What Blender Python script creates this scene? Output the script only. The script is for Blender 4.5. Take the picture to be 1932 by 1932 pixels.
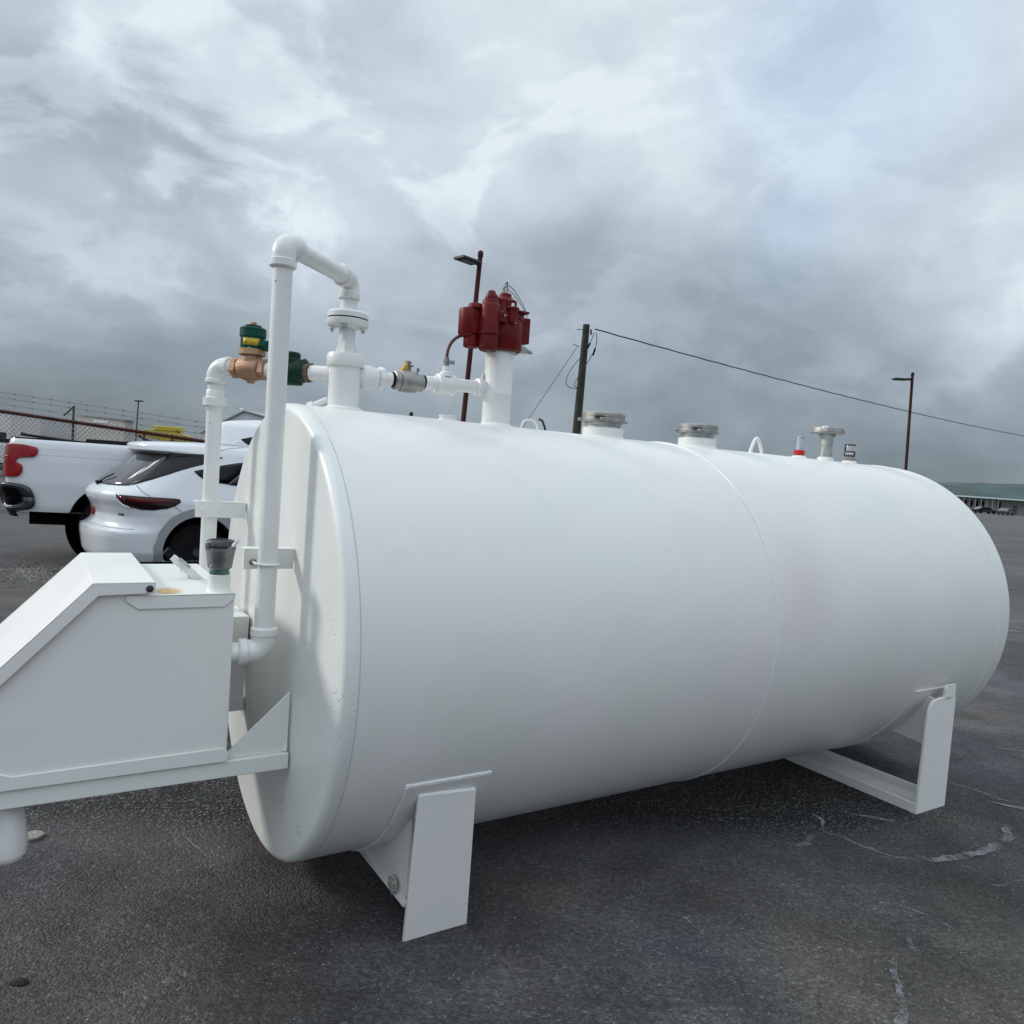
import bpy, bmesh, math, random
from mathutils import Vector, Matrix
random.seed(7)
S = bpy.context.scene
for o in list(bpy.data.objects): bpy.data.objects.remove(o)
col = S.collection
R = math.radians
V = Vector

# ------------------------------------------------------------------ camera
cd = bpy.data.cameras.new("camera"); cam = bpy.data.objects.new("camera", cd); col.objects.link(cam)
pitch, roll = -0.0493, 0.0678
fw = V((0, math.cos(pitch), math.sin(pitch))); up0 = V((0, -math.sin(pitch), math.cos(pitch))); r0 = V((1, 0, 0))
rt = r0 * math.cos(roll) + up0 * math.sin(roll); up = up0 * math.cos(roll) - r0 * math.sin(roll)
cam.matrix_world = Matrix(((rt.x, up.x, -fw.x, 0), (rt.y, up.y, -fw.y, 0), (rt.z, up.z, -fw.z, 1.5006), (0, 0, 0, 1)))
cd.sensor_width = 36; cd.sensor_fit = 'HORIZONTAL'; cd.lens = 36 * 1438.144 / 1932
cd.clip_start = 0.05; cd.clip_end = 9000
S.camera = cam
S.render.resolution_x = S.render.resolution_y = 1024
S.view_settings.view_transform = 'Standard'; S.view_settings.look = 'None'
S.view_settings.gamma = 1; S.view_settings.exposure = 0.0

# ------------------------------------------------------------------ sun
SUN_TRAVEL = V((0.80, -0.13, -0.43)).normalized()      # direction the light moves in
sd = bpy.data.lights.new("sun", 'SUN'); sun = bpy.data.objects.new("sun", sd); col.objects.link(sun)
sd.energy = 1.9; sd.angle = R(9); sd.color = (1.0, .96, .90)
sun.rotation_euler = SUN_TRAVEL.to_track_quat('-Z', 'Y').to_euler()
sun.location = (-20, 0, 25)

# ------------------------------------------------------------------ sky
w = bpy.data.worlds.new("World"); S.world = w; w.use_nodes = True
nt = w.node_tree; N = nt.nodes; L = nt.links
for n in list(N): N.remove(n)
def nd(t, **k):
    n = N.new(t)
    for a, b in k.items(): setattr(n, a, b)
    return n
out = nd('ShaderNodeOutputWorld'); bg = nd('ShaderNodeBackground'); L.new(bg.outputs[0], out.inputs[0])
sky = nd('ShaderNodeTexSky', sky_type='NISHITA', sun_disc=False)
sky.sun_elevation = math.asin(-SUN_TRAVEL.z); sky.sun_rotation = math.atan2(-SUN_TRAVEL.x, -SUN_TRAVEL.y)
tc = nd('ShaderNodeTexCoord'); sep = nd('ShaderNodeSeparateXYZ'); L.new(tc.outputs['Generated'], sep.inputs[0])
def M(op, a, b=None, c=None, clamp=False):
    n = nd('ShaderNodeMath', operation=op, use_clamp=clamp)
    for i, v in enumerate((a, b, c)):
        if v is None: continue
        if hasattr(v, 'is_linked') or hasattr(v, 'links'): L.new(v, n.inputs[i])
        else: n.inputs[i].default_value = v
    return n.outputs[0]
X, Y, Z = sep.outputs
# cloud-deck coordinates: direction projected on a flat layer
den = M('ADD', M('MAXIMUM', Z, 0.0), 0.22)
cx = M('DIVIDE', X, den); cy = M('DIVIDE', Y, den)
cmb = nd('ShaderNodeCombineXYZ'); L.new(cx, cmb.inputs[0]); L.new(cy, cmb.inputs[1])
def noise(scale, detail, rough, dist, loc=(0, 0, 0), vec=None, rot=0, sc=(1, 1, 1)):
    mp = nd('ShaderNodeMapping'); mp.inputs['Location'].default_value = loc; mp.inputs['Rotation'].default_value = (0, 0, rot); mp.inputs['Scale'].default_value = sc
    L.new(vec or cmb.outputs[0], mp.inputs[0])
    n = nd('ShaderNodeTexNoise'); n.inputs['Scale'].default_value = scale; n.inputs['Detail'].default_value = detail
    n.inputs['Roughness'].default_value = rough; n.inputs['Distortion'].default_value = dist
    L.new(mp.outputs[0], n.inputs['Vector']); return n.outputs['Fac']
n1 = noise(0.75, 6, .5, .35, (3.1, 1.7, 0), rot=.5, sc=(1, .7, 1))
n2 = noise(2.3, 9, .52, .5, (7.2, 0.4, 0), rot=.4, sc=(1, .8, 1))
n3 = noise(1.1, 3, .5, .0, (1.5, 9.0, 0))
def blob(d, r0_, amp):       # a broad brighter or darker region of the overcast around direction d
    d = V(d).normalized()
    vd = nd('ShaderNodeVectorMath', operation='DOT_PRODUCT'); vd.inputs[1].default_value = d; L.new(tc.outputs['Generated'], vd.inputs[0])
    mr = nd('ShaderNodeMapRange', interpolation_type='SMOOTHSTEP'); mr.inputs[1].default_value = math.cos(r0_); mr.inputs[2].default_value = 1.0
    mr.inputs[3].default_value = 0; mr.inputs[4].default_value = amp; L.new(vd.outputs['Value'], mr.inputs[0]); return mr.outputs[0]
gr = nd('ShaderNodeValToRGB'); e = gr.color_ramp.elements
e[0].position = 0; e[0].color = (.30,) * 3 + (1,); e[1].position = 1; e[1].color = (.95,) * 3 + (1,)
for p_, c_ in ((.05, .37), (.12, .48), (.20, .64), (.30, .75), (.42, .81), (.55, .85), (.7, .88)):
    x_ = e.new(p_); x_.color = (c_, c_, c_, 1)
L.new(Z, gr.inputs[0])
GEN = tc.outputs['Generated']
n4 = noise(3.2, 7, .5, .25, (2.2, 5.1, .7), vec=GEN, sc=(1, 1, 1.7))
n5 = noise(9.0, 8, .55, .3, (4.2, 1.1, .3), vec=GEN, sc=(1, 1, 1.5))
n6 = noise(4.6, 10, .56, .55, (8.3, 2.6, 1.9), vec=GEN, rot=.4, sc=(1, 1, 1.9))
v = M('ADD', gr.outputs[0], M('MULTIPLY', M('SUBTRACT', n1, .5), .42))
v = M('ADD', v, M('MULTIPLY', M('SUBTRACT', n4, .5), .72))
v = M('ADD', v, M('MULTIPLY', M('SUBTRACT', n5, .5), .30))
pf = nd('ShaderNodeMapRange', interpolation_type='SMOOTHSTEP'); L.new(n6, pf.inputs[0]); pf.inputs[1].default_value = .50; pf.inputs[2].default_value = .60; pf.inputs[3].default_value = -.045; pf.inputs[4].default_value = .10
pz = nd('ShaderNodeMapRange', interpolation_type='SMOOTHSTEP'); L.new(Z, pz.inputs[0]); pz.inputs[1].default_value = .05; pz.inputs[2].default_value = .3; pz.inputs[3].default_value = .35
px_ = nd('ShaderNodeMapRange', interpolation_type='SMOOTHSTEP'); L.new(X, px_.inputs[0]); px_.inputs[1].default_value = .25; px_.inputs[2].default_value = -.15; px_.inputs[3].default_value = .45; px_.inputs[4].default_value = 1.1
v = M('ADD', v, M('MULTIPLY', M('MULTIPLY', pf.outputs[0], pz.outputs[0]), px_.outputs[0]))
def pxdir(x, y):    # viewing direction towards a feature of the overcast
    return (fw * 1438.144 + rt * (x - 966) - up * (y - 966)).normalized()
BLOBS = [((1120, 60), .30, .10), ((250, 160), .10, .10), ((60, 380), .22, .10), ((80, 640), .30, -.10), ((1330, 700), .22, -.07), ((1880, 560), .13, .12),
         ((110, 90), .13, -.14), ((300, 250), .10, -.10), ((1040, 390), .10, -.07), ((1130, 480), .10, -.05), ((1700, 250), .22, .04), ((1480, 100), .12, -.06)]
for (px, py), rr, am in BLOBS: v = M('ADD', v, blob(pxdir(px, py), rr, am))
def band_(p0, p1, wd, amp, dark, wob=1.6):
    """billowed bright rim of a cloud bank, with its shaded underside"""
    d0, d1 = pxdir(*p0), pxdir(*p1); nn_ = d0.cross(d1).normalized(); tt = (d1 - d0).normalized(); half = (d1 - d0).length / 2; mid_ = (d0 + d1).normalized()
    if nn_.z < 0: nn_ = -nn_
    def dot(d):
        k = nd('ShaderNodeVectorMath', operation='DOT_PRODUCT'); k.inputs[1].default_value = d; L.new(GEN, k.inputs[0]); return k.outputs['Value']
    x_ = M('ADD', M('DIVIDE', dot(nn_), wd), M('MULTIPLY', M('SUBTRACT', n5, .5), wob * 4))
    al = nd('ShaderNodeMapRange', interpolation_type='SMOOTHSTEP'); L.new(M('ABSOLUTE', M('SUBTRACT', dot(tt), mid_.dot(tt))), al.inputs[0])
    al.inputs[1].default_value = half * 1.25; al.inputs[2].default_value = half * .5
    fr_ = nd('ShaderNodeMath', operation='GREATER_THAN'); L.new(dot(mid_), fr_.inputs[0]); fr_.inputs[1].default_value = .3
    g1_ = M('POWER', 2.718, M('MULTIPLY', M('MULTIPLY', x_, x_), -1.0))
    x2_ = M('ADD', x_, -2.2); g2_ = M('POWER', 2.718, M('MULTIPLY', M('MULTIPLY', x2_, x2_), -.35))
    tot = M('ADD', M('MULTIPLY', g1_, amp), M('MULTIPLY', g2_, -dark))
    return M('MULTIPLY', M('MULTIPLY', tot, al.outputs[0]), fr_.outputs[0])
for args in (((70, 20), (260, 200), .020, .09, .03, 2.6), ((180, 170), (660, 400), .030, .17, .07, 2.8), ((-60, 330), (380, 560), .040, .13, .05, 2.6), ((1330, 100), (1520, 330), .018, .07, .04, 1.6), ((1780, 620), (2000, 500), .028, .13, .03, 2.2), ((1500, 640), (1900, 680), .04, .05, .0), ((1700, 780), (1960, 600), .022, .08, .03, 2.2)):
    v = M('ADD', v, band_(*args))
back = nd('ShaderNodeMapRange', interpolation_type='SMOOTHSTEP'); L.new(Y, back.inputs[0])
back.inputs[1].default_value = .25; back.inputs[2].default_value = -.6; back.inputs[3].default_value = 0; back.inputs[4].default_value = .52
hi = nd('ShaderNodeMapRange', interpolation_type='SMOOTHSTEP'); L.new(Z, hi.inputs[0]); hi.inputs[1].default_value = .10; hi.inputs[2].default_value = .5
zen = nd('ShaderNodeMapRange', interpolation_type='SMOOTHSTEP'); L.new(Z, zen.inputs[0]); zen.inputs[1].default_value = .58; zen.inputs[2].default_value = .95; zen.inputs[4].default_value = .55
gain = M('ADD', M('ADD', M('MULTIPLY', back.outputs[0], hi.outputs[0]), zen.outputs[0]), 1.0)
cr = nd('ShaderNodeValToRGB'); e = cr.color_ramp.elements
e[0].position = 0; e[0].color = (.10, .130, .152, 1); e[1].position = 1.0; e[1].color = (.81, .90, .952, 1)
for p_, c_ in ((.2, (.182, .226, .268)), (.4, (.290, .348, .402)), (.6, (.442, .510, .578)), (.8, (.61, .688, .762))):
    x_ = e.new(p_); x_.color = c_ + (1,)
L.new(v, cr.inputs[0])
# the clouds sit in front of the clear-sky model; a little of it comes through
sc = nd('ShaderNodeMix', data_type='RGBA'); sc.inputs['Factor'].default_value = .93
dim = nd('ShaderNodeMix', data_type='RGBA', blend_type='MULTIPLY'); dim.inputs['Factor'].default_value = 1
L.new(sky.outputs[0], dim.inputs['A']); dim.inputs['B'].default_value = (.1, .1, .1, 1)
L.new(dim.outputs['Result'], sc.inputs['A']); tb_ = nd('ShaderNodeMix', data_type='RGBA', blend_type='MULTIPLY'); tb_.inputs['B'].default_value = (.90, .96, 1.07, 1); L.new(cr.outputs[0], tb_.inputs['A'])
L.new(M('ADD', M('ADD', blob(pxdir(1600, 130), .20, .8), blob(pxdir(1480, 470), .08, .6)), 0.0, clamp=True), tb_.inputs['Factor']); L.new(tb_.outputs['Result'], sc.inputs['B'])
L.new(sc.outputs['Result'], bg.inputs['Color']); L.new(gain, bg.inputs['Strength'])

# ================================================================== helpers
def mat(name, base, rough=.5, metal=0, var=.0, vscale=6, bump=0, bscale=60, spec=.5, coat=0, emit=None, trans=0, speck=None, alpha=1, hue=0):
    m = bpy.data.materials.new(name); m.use_nodes = True; t = m.node_tree; b = t.nodes['Principled BSDF']
    b.inputs['Base Color'].default_value = (*base, 1); b.inputs['Roughness'].default_value = rough; b.inputs['Metallic'].default_value = metal
    b.inputs['Specular IOR Level'].default_value = spec; b.inputs['Coat Weight'].default_value = coat; b.inputs['Coat Roughness'].default_value = .06
    b.inputs['Transmission Weight'].default_value = trans; b.inputs['Alpha'].default_value = alpha
    tcn = t.nodes.new('ShaderNodeTexCoord'); last = None
    if var > 0:
        n = t.nodes.new('ShaderNodeTexNoise'); n.inputs['Scale'].default_value = vscale; n.inputs['Detail'].default_value = 7; n.inputs['Roughness'].default_value = .6
        t.links.new(tcn.outputs['Object'], n.inputs['Vector'])
        r = t.nodes.new('ShaderNodeValToRGB'); r.color_ramp.elements[0].position = .3; r.color_ramp.elements[1].position = .72
        r.color_ramp.elements[0].color = tuple(max(0, c * (1 - var)) for c in base) + (1,)
        r.color_ramp.elements[1].color = tuple(min(1, c * (1 + var)) for c in base) + (1,)
        t.links.new(n.outputs['Fac'], r.inputs[0]); last = r.outputs[0]
        mr = t.nodes.new('ShaderNodeMapRange'); mr.inputs[3].default_value = max(.02, rough - .08); mr.inputs[4].default_value = min(1, rough + .1)
        t.links.new(n.outputs['Fac'], mr.inputs[0]); t.links.new(mr.outputs[0], b.inputs['Roughness'])
    if hue:        # slow drift of tint over the coat
        hn = t.nodes.new('ShaderNodeTexNoise'); hn.inputs['Scale'].default_value = 1.1; hn.inputs['Detail'].default_value = 3; t.links.new(tcn.outputs['Object'], hn.inputs['Vector'])
        hr = t.nodes.new('ShaderNodeValToRGB'); hr.color_ramp.elements[0].position = .35; hr.color_ramp.elements[0].color = (.98, 1.0, .985, 1); hr.color_ramp.elements[1].position = .68; hr.color_ramp.elements[1].color = (1.0, .955, .965, 1)
        t.links.new(hn.outputs['Fac'], hr.inputs[0]); hm = t.nodes.new('ShaderNodeMix'); hm.data_type = 'RGBA'; hm.blend_type = 'MULTIPLY'; hm.inputs['Factor'].default_value = hue
        t.links.new(last, hm.inputs['A']); t.links.new(hr.outputs[0], hm.inputs['B']); last = hm.outputs['Result']
    if speck:      # (scale, threshold, colour): small dried splashes of dirt
        vs, th, sc_ = speck
        vo = t.nodes.new('ShaderNodeTexVoronoi'); vo.inputs['Scale'].default_value = vs; t.links.new(tcn.outputs['Object'], vo.inputs['Vector'])
        nn = t.nodes.new('ShaderNodeTexNoise'); nn.inputs['Scale'].default_value = vs * .12; t.links.new(tcn.outputs['Object'], nn.inputs['Vector'])
        a1 = t.nodes.new('ShaderNodeMath'); a1.operation = 'MULTIPLY_ADD'; t.links.new(nn.outputs['Fac'], a1.inputs[0]); a1.inputs[1].default_value = th * 3.4; a1.inputs[2].default_value = -th * 1.75
        cp = t.nodes.new('ShaderNodeMath'); cp.operation = 'LESS_THAN'; t.links.new(vo.outputs['Distance'], cp.inputs[0]); t.links.new(a1.outputs[0], cp.inputs[1])
        mx = t.nodes.new('ShaderNodeMix'); mx.data_type = 'RGBA'; t.links.new(cp.outputs[0], mx.inputs['Factor'])
        if last: t.links.new(last, mx.inputs['A'])
        else: mx.inputs['A'].default_value = (*base, 1)
        mx.inputs['B'].default_value = (*sc_, 1); last = mx.outputs['Result']
    if last: t.links.new(last, b.inputs['Base Color'])
    if bump > 0:
        n = t.nodes.new('ShaderNodeTexNoise'); n.inputs['Scale'].default_value = bscale; n.inputs['Detail'].default_value = 4
        t.links.new(tcn.outputs['Object'], n.inputs['Vector'])
        bp = t.nodes.new('ShaderNodeBump'); bp.inputs['Strength'].default_value = bump; bp.inputs['Distance'].default_value = .01
        t.links.new(n.outputs['Fac'], bp.inputs['Height']); t.links.new(bp.outputs[0], b.inputs['Normal'])
    if emit: b.inputs['Emission Color'].default_value = (*emit, 1); b.inputs['Emission Strength'].default_value = 1
    return m

class B:
    """collects shapes into one mesh"""
    def __init__(s): s.bm = bmesh.new()
    def box(s, c, size, rot=None):
        g = bmesh.ops.create_cube(s.bm, size=1); mt = Matrix.Translation(V(c)) @ (rot.to_4x4() if rot else Matrix()) @ Matrix.Diagonal((*size, 1))
        bmesh.ops.transform(s.bm, matrix=mt, verts=g['verts']); return s
    def bx(s, a, b): return s.box([(a[i] + b[i]) / 2 for i in range(3)], [abs(b[i] - a[i]) for i in range(3)])
    def lathe(s, prof, org, ax=(0, 0, 1), seg=40, squash=None):
        """prof: (radius, height) pairs along axis"""
        q = V((0, 0, 1)).rotation_difference(V(ax).normalized()).to_matrix(); rings = []
        for r, h in prof:
            if r <= 1e-6: rings.append([s.bm.verts.new(V(org) + q @ V((0, 0, h)))])
            else:
                rings.append([s.bm.verts.new(V(org) + q @ V((r * math.cos(2 * math.pi * k / seg) * (squash[0] if squash else 1), r * math.sin(2 * math.pi * k / seg) * (squash[1] if squash else 1), h))) for k in range(seg)])
        for a, b in zip(rings, rings[1:]):
            for k in range(seg):
                k2 = (k + 1) % seg
                if len(a) == 1 and len(b) == 1: continue
                if len(a) == 1: s.bm.faces.new((a[0], b[k2], b[k]))
                elif len(b) == 1: s.bm.faces.new((a[k], a[k2], b[0]))
                else: s.bm.faces.new((a[k], a[k2], b[k2], b[k]))
        if len(rings[0]) > 1: s.bm.faces.new(rings[0][::-1])
        if len(rings[-1]) > 1: s.bm.faces.new(rings[-1])
        return s
    def cyl(s, p0, p1, r0, r1=None, seg=24):
        p0, p1 = V(p0), V(p1); r1 = r0 if r1 is None else r1
        return s.lathe([(r0, 0), (r1, (p1 - p0).length)], p0, p1 - p0, seg)
    def tube(s, pts, r, seg=16, closed=False, cap=True):
        pts = [V(p) for p in pts]; n = len(pts); rings = []; prev = None
        for i, p in enumerate(pts):
            if closed: t = (pts[(i + 1) % n] - pts[i - 1]).normalized()
            else: t = (pts[min(i + 1, n - 1)] - pts[max(i - 1, 0)]).normalized()
            if prev is None:
                a = t.orthogonal().normalized()
            else:
                a = prev - t * prev.dot(t); a = a.normalized()
            prev = a; b = t.cross(a); rr = r[i] if isinstance(r, (list, tuple)) else r
            rings.append([s.bm.verts.new(p + (a * math.cos(2 * math.pi * k / seg) + b * math.sin(2 * math.pi * k / seg)) * rr) for k in range(seg)])
        prs = list(zip(rings, rings[1:])) + ([(rings[-1], rings[0])] if closed else [])
        for a, b in prs:
            for k in range(seg): s.bm.faces.new((a[k], a[(k + 1) % seg], b[(k + 1) % seg], b[k]))
        if cap and not closed: s.bm.faces.new(rings[0][::-1]); s.bm.faces.new(rings[-1])
        return s
    def prism(s, poly, d):
        """extrude polygon (3D points) by vector d"""
        a = [s.bm.verts.new(V(p)) for p in poly]; b = [s.bm.verts.new(V(p) + V(d)) for p in poly]; n = len(a)
        s.bm.faces.new(a[::-1]); s.bm.faces.new(b)
        for k in range(n): s.bm.faces.new((a[k], a[(k + 1) % n], b[(k + 1) % n], b[k]))
        return s
    def grid(s, rows, close=False):
        vs = [[s.bm.verts.new(V(p)) for p in r] for r in rows]
        for a, b in zip(vs, vs[1:]):
            m = len(a)
            for k in range(m if close else m - 1): s.bm.faces.new((a[k], a[(k + 1) % m], b[(k + 1) % m], b[k]))
        return vs
    def build(s, name, m, parent=None, bevel=0, smooth=True, angle=35, solid=0, sub=0, label=None):
        bmesh.ops.recalc_face_normals(s.bm, faces=s.bm.faces)
        me = bpy.data.meshes.new(name); s.bm.to_mesh(me); s.bm.free()
        if smooth:
            for f in me.polygons: f.use_smooth = True
            me.set_sharp_from_angle(angle=R(angle))
        me.materials.append(m); o = bpy.data.objects.new(name, me); col.objects.link(o)
        if parent: o.parent = parent
        if solid: q = o.modifiers.new('solid', 'SOLIDIFY'); q.thickness = solid; q.offset = 1
        if sub: q = o.modifiers.new('sub', 'SUBSURF'); q.levels = q.render_levels = sub
        if bevel:
            q = o.modifiers.new('bev', 'BEVEL'); q.width = bevel; q.segments = 2; q.limit_method = 'ANGLE'; q.angle_limit = R(40)
        if label: o['label'] = label
        return o
def tag(o, label=None, cat=None, group=None, kind=None):
    for k, v_ in (('label', label), ('category', cat), ('group', group), ('kind', kind)):
        if v_: o[k] = v_
    return o
def empty(name, loc, rz=0, scale=1):
    o = bpy.data.objects.new(name, None); col.objects.link(o); o.location = loc; o.rotation_euler = (0, 0, rz); o.scale = (scale,) * 3
    o.empty_display_size = .2; return o
def elbow_pts(a, c, b, r, n=8):
    """polyline a -> corner c -> b with a rounded corner of radius r"""
    a, b, c = V(a), V(b), V(c); u = (a - c).normalized(); w_ = (b - c).normalized(); ang = u.angle(w_)
    d = r / math.tan(ang / 2); p0 = c + u * d; p1 = c + w_ * d; m = (u + w_).normalized(); o_ = c + m * (r / math.sin(ang / 2)); out_ = []
    v0 = p0 - o_; v1 = p1 - o_
    for i in range(n + 1): q_ = v0.lerp(v1, i / n); out_.append(o_ + q_.normalized() * r)
    return out_

# ------------------------------------------------------------------ materials
PAINT = mat('white_enamel_paint', (.765, .77, .75), .34, var=.04, vscale=2.2, hue=1, bump=.012, bscale=90, spec=.5, speck=(24, .10, (.30, .29, .27)))
PAINTS = mat('white_enamel_paint_splashed', (.74, .755, .735), .38, var=.05, vscale=3, bump=.015, bscale=70, speck=(70, .30, (.20, .19, .16)))
PIPEP = mat('white_painted_steel_pipe', (.755, .76, .745), .33, var=.04, vscale=12, bump=.02, bscale=160, speck=(26, .17, (.20, .19, .17)))
WELD = mat('painted_weld_bead', (.83, .84, .84), .4, bump=.5, bscale=220)
GALV = mat('galvanised_steel', (.42, .45, .43), .45, .75, var=.3, vscale=30, bump=.1, bscale=100)
ALU = mat('dull_cast_aluminium', (.33, .325, .31), .5, .75, var=.22, vscale=35, bump=.2, bscale=150)
STEEL = mat('brushed_steel', (.26, .265, .265), .45, .95, var=.25, vscale=40)
DARKST = mat('dark_weathered_steel', (.08, .08, .082), .45, .8, var=.4, vscale=40)
BRONZE = mat('cast_bronze', (.40, .235, .15), .48, .45, var=.22, vscale=30, bump=.3, bscale=220)
GREEN = mat('teal_green_valve_paint', (.004, .060, .042), .42, var=.2, vscale=20, spec=.2)
GREEN2 = mat('dark_green_valve_paint', (.004, .032, .016), .5, var=.4, vscale=20, bump=.3, bscale=180, spec=.2)
YEL = mat('yellow_data_plate', (.50, .34, .02), .45, var=.2, vscale=60)
RED = mat('red_pump_paint', (.125, .004, .005), .42, var=.25, vscale=14, bump=.08, bscale=120, spec=.22)
REDHOSE = mat('dark_red_rubber_hose', (.10, .022, .02), .5)
RUST = mat('rust_red_pole_paint', (.060, .018, .014), .75, var=.4, vscale=3, bump=.2, spec=.2)
BLACK = mat('black_rubber', (.006, .006, .007), .7, spec=.15)
BLKPL = mat('black_plastic', (.012, .012, .015), .45, var=.2, vscale=10, spec=.25)
VOID = mat('wheel_well_liner', (.004, .004, .005), .95, spec=.05)
WOOD = mat('weathered_timber_pole', (.034, .031, .022), .85, var=.5, vscale=5, bump=.5, bscale=30)
CARW = mat('white_car_lacquer', (.68, .70, .73), .25, var=.01, vscale=1, coat=.5)
CARG = mat('grey_cladding', (.30, .31, .33), .5)
GLASSD = mat('dark_tinted_glass', (.004, .005, .008), .12, spec=.22)
GLASSR = mat('rear_window_glass', (.045, .043, .047), .12, spec=.6, coat=.3)
LAMPR = mat('red_tail_lamp', (.24, .003, .005), .2, coat=.2, spec=.3, var=.35, vscale=7)
LAMPS = mat('deep_red_lens', (.075, .002, .004), .15, spec=.3)
LAMPD = mat('smoked_tail_lamp', (.010, .002, .003), .12, spec=.35)
CHROME = mat('chrome_trim', (.7, .7, .72), .15, 1)
CLEAR = mat('clear_plastic', (.70, .78, .90), .12, trans=.55)
REDPL = mat('red_plastic', (.45, .015, .02), .35)
PAPER = mat('white_paper_sticker', (.78, .8, .84), .6)
DECAL = mat('navy_gauge_label', (.008, .012, .03), .3)
LETTER = mat('white_print', (.6, .63, .68), .5)
WIRE = mat('dark_cable', (.03, .033, .033), .6)
GALVW = mat('galvanised_wire', (.16, .18, .19), .5, .5)

# ================================================================== ground
def ground_material():
    m = bpy.data.materials.new('asphalt'); m.use_nodes = True; t = m.node_tree; b = t.nodes['Principled BSDF']; n_, l_ = t.nodes, t.links
    tcn = n_.new('ShaderNodeTexCoord')
    def nz(scale, det, ro, loc=(0, 0, 0)):
        mp = n_.new('ShaderNodeMapping'); mp.inputs['Location'].default_value = loc; l_.new(tcn.outputs['Object'], mp.inputs[0])
        x = n_.new('ShaderNodeTexNoise'); x.inputs['Scale'].default_value = scale; x.inputs['Detail'].default_value = det; x.inputs['Roughness'].default_value = ro
        l_.new(mp.outputs[0], x.inputs['Vector']); return x.outputs['Fac']
    def mth(op, a, b_, cl=False):
        x = n_.new('ShaderNodeMath'); x.operation = op; x.use_clamp = cl
        for i, q in enumerate((a, b_)):
            if isinstance(q, (int, float)): x.inputs[i].default_value = q
            else: l_.new(q, x.inputs[i])
        return x.outputs[0]
    def ramp(src, stops):
        r = n_.new('ShaderNodeValToRGB'); q = r.color_ramp.elements; q[0].position, q[1].position = stops[0][0], stops[-1][0]
        f = lambda c: (c, c, c, 1) if not isinstance(c, tuple) else (*c, 1)
        q[0].color, q[1].color = f(stops[0][1]), f(stops[-1][1])
        for p_, c_ in stops[1:-1]: x = q.new(p_); x.color = f(c_)
        l_.new(src, r.inputs[0]); return r.outputs[0]
    def mix(A, B_, fac, mode='MIX'):
        x = n_.new('ShaderNodeMix'); x.data_type = 'RGBA'; x.blend_type = mode
        if isinstance(fac, (int, float)): x.inputs['Factor'].default_value = fac
        else: l_.new(fac, x.inputs['Factor'])
        l_.new(A, x.inputs['A']); l_.new(B_, x.inputs['B']); return x.outputs['Result']
    def vor(scale):
        v_ = n_.new('ShaderNodeTexVoronoi'); v_.inputs['Scale'].default_value = scale; l_.new(tcn.outputs['Object'], v_.inputs['Vector'])
        sp = n_.new('ShaderNodeSeparateColor'); l_.new(v_.outputs['Color'], sp.inputs[0]); return v_.outputs['Distance'], sp.outputs[0]
    big = nz(.45, 5, .6); mid = nz(2.2, 7, .65); fine = nz(60, 5, .75); lump = nz(38, 4, .7, (3, 1, 0)); tint = nz(.6, 4, .5, (5, 2, 0))
    # newer fine surface in the foreground
    d1, c1 = vor(125)
    f1 = mix(ramp(mth('ADD', mth('MULTIPLY', big, .5), mth('MULTIPLY', mid, .5)), [(.37, .042), (.48, .076), (.62, .128)]), ramp(c1, [(0, .6), (.5, .92), (.88, 1.15), (.95, 1.5), (1, 2.1)]), .8, 'MULTIPLY')
    f1 = mix(f1, ramp(fine, [(.3, .5), (.7, 1.45)]), .7, 'MULTIPLY'); f1 = mix(f1, ramp(lump, [(.35, .65), (.65, 1.3)]), .55, 'MULTIPLY')
    f1 = mix(f1, ramp(tint, [(.40, (1.08, 1.0, .90)), (.60, (1.0, .96, 1.10))]), 1, 'MULTIPLY')
    # older open chip seal: pale stones, dark binder with the tank's shade painted in
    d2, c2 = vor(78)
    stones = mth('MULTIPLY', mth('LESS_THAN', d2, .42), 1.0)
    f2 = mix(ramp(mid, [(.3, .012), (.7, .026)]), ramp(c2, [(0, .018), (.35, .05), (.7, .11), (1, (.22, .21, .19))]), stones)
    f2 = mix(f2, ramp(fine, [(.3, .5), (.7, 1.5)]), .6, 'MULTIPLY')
    # which surface: the chip seal lies beyond the foreground strip and out to the vehicles
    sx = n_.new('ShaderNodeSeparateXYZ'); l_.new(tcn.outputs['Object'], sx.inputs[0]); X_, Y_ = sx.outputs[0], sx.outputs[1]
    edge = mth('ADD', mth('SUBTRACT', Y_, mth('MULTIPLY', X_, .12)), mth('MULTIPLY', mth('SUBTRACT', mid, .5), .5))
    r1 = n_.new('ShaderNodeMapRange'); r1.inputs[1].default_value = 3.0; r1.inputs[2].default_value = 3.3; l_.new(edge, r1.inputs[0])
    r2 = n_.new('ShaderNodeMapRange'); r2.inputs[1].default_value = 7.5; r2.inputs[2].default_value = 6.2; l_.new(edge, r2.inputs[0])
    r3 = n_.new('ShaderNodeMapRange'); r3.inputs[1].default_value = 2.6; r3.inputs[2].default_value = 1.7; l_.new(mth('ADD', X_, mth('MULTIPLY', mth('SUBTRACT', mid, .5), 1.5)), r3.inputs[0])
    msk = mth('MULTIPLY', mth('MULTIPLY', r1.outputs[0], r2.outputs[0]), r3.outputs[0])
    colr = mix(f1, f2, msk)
    # farther off the worn yard is greyer and paler
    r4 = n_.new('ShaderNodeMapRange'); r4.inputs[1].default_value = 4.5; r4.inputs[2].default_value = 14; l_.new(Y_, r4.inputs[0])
    colr = mix(colr, ramp(nz(.25, 5, .6), [(.35, (.070, .071, .074)), (.65, (.115, .113, .108))]), mth('MULTIPLY', r4.outputs[0], .8))
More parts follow.
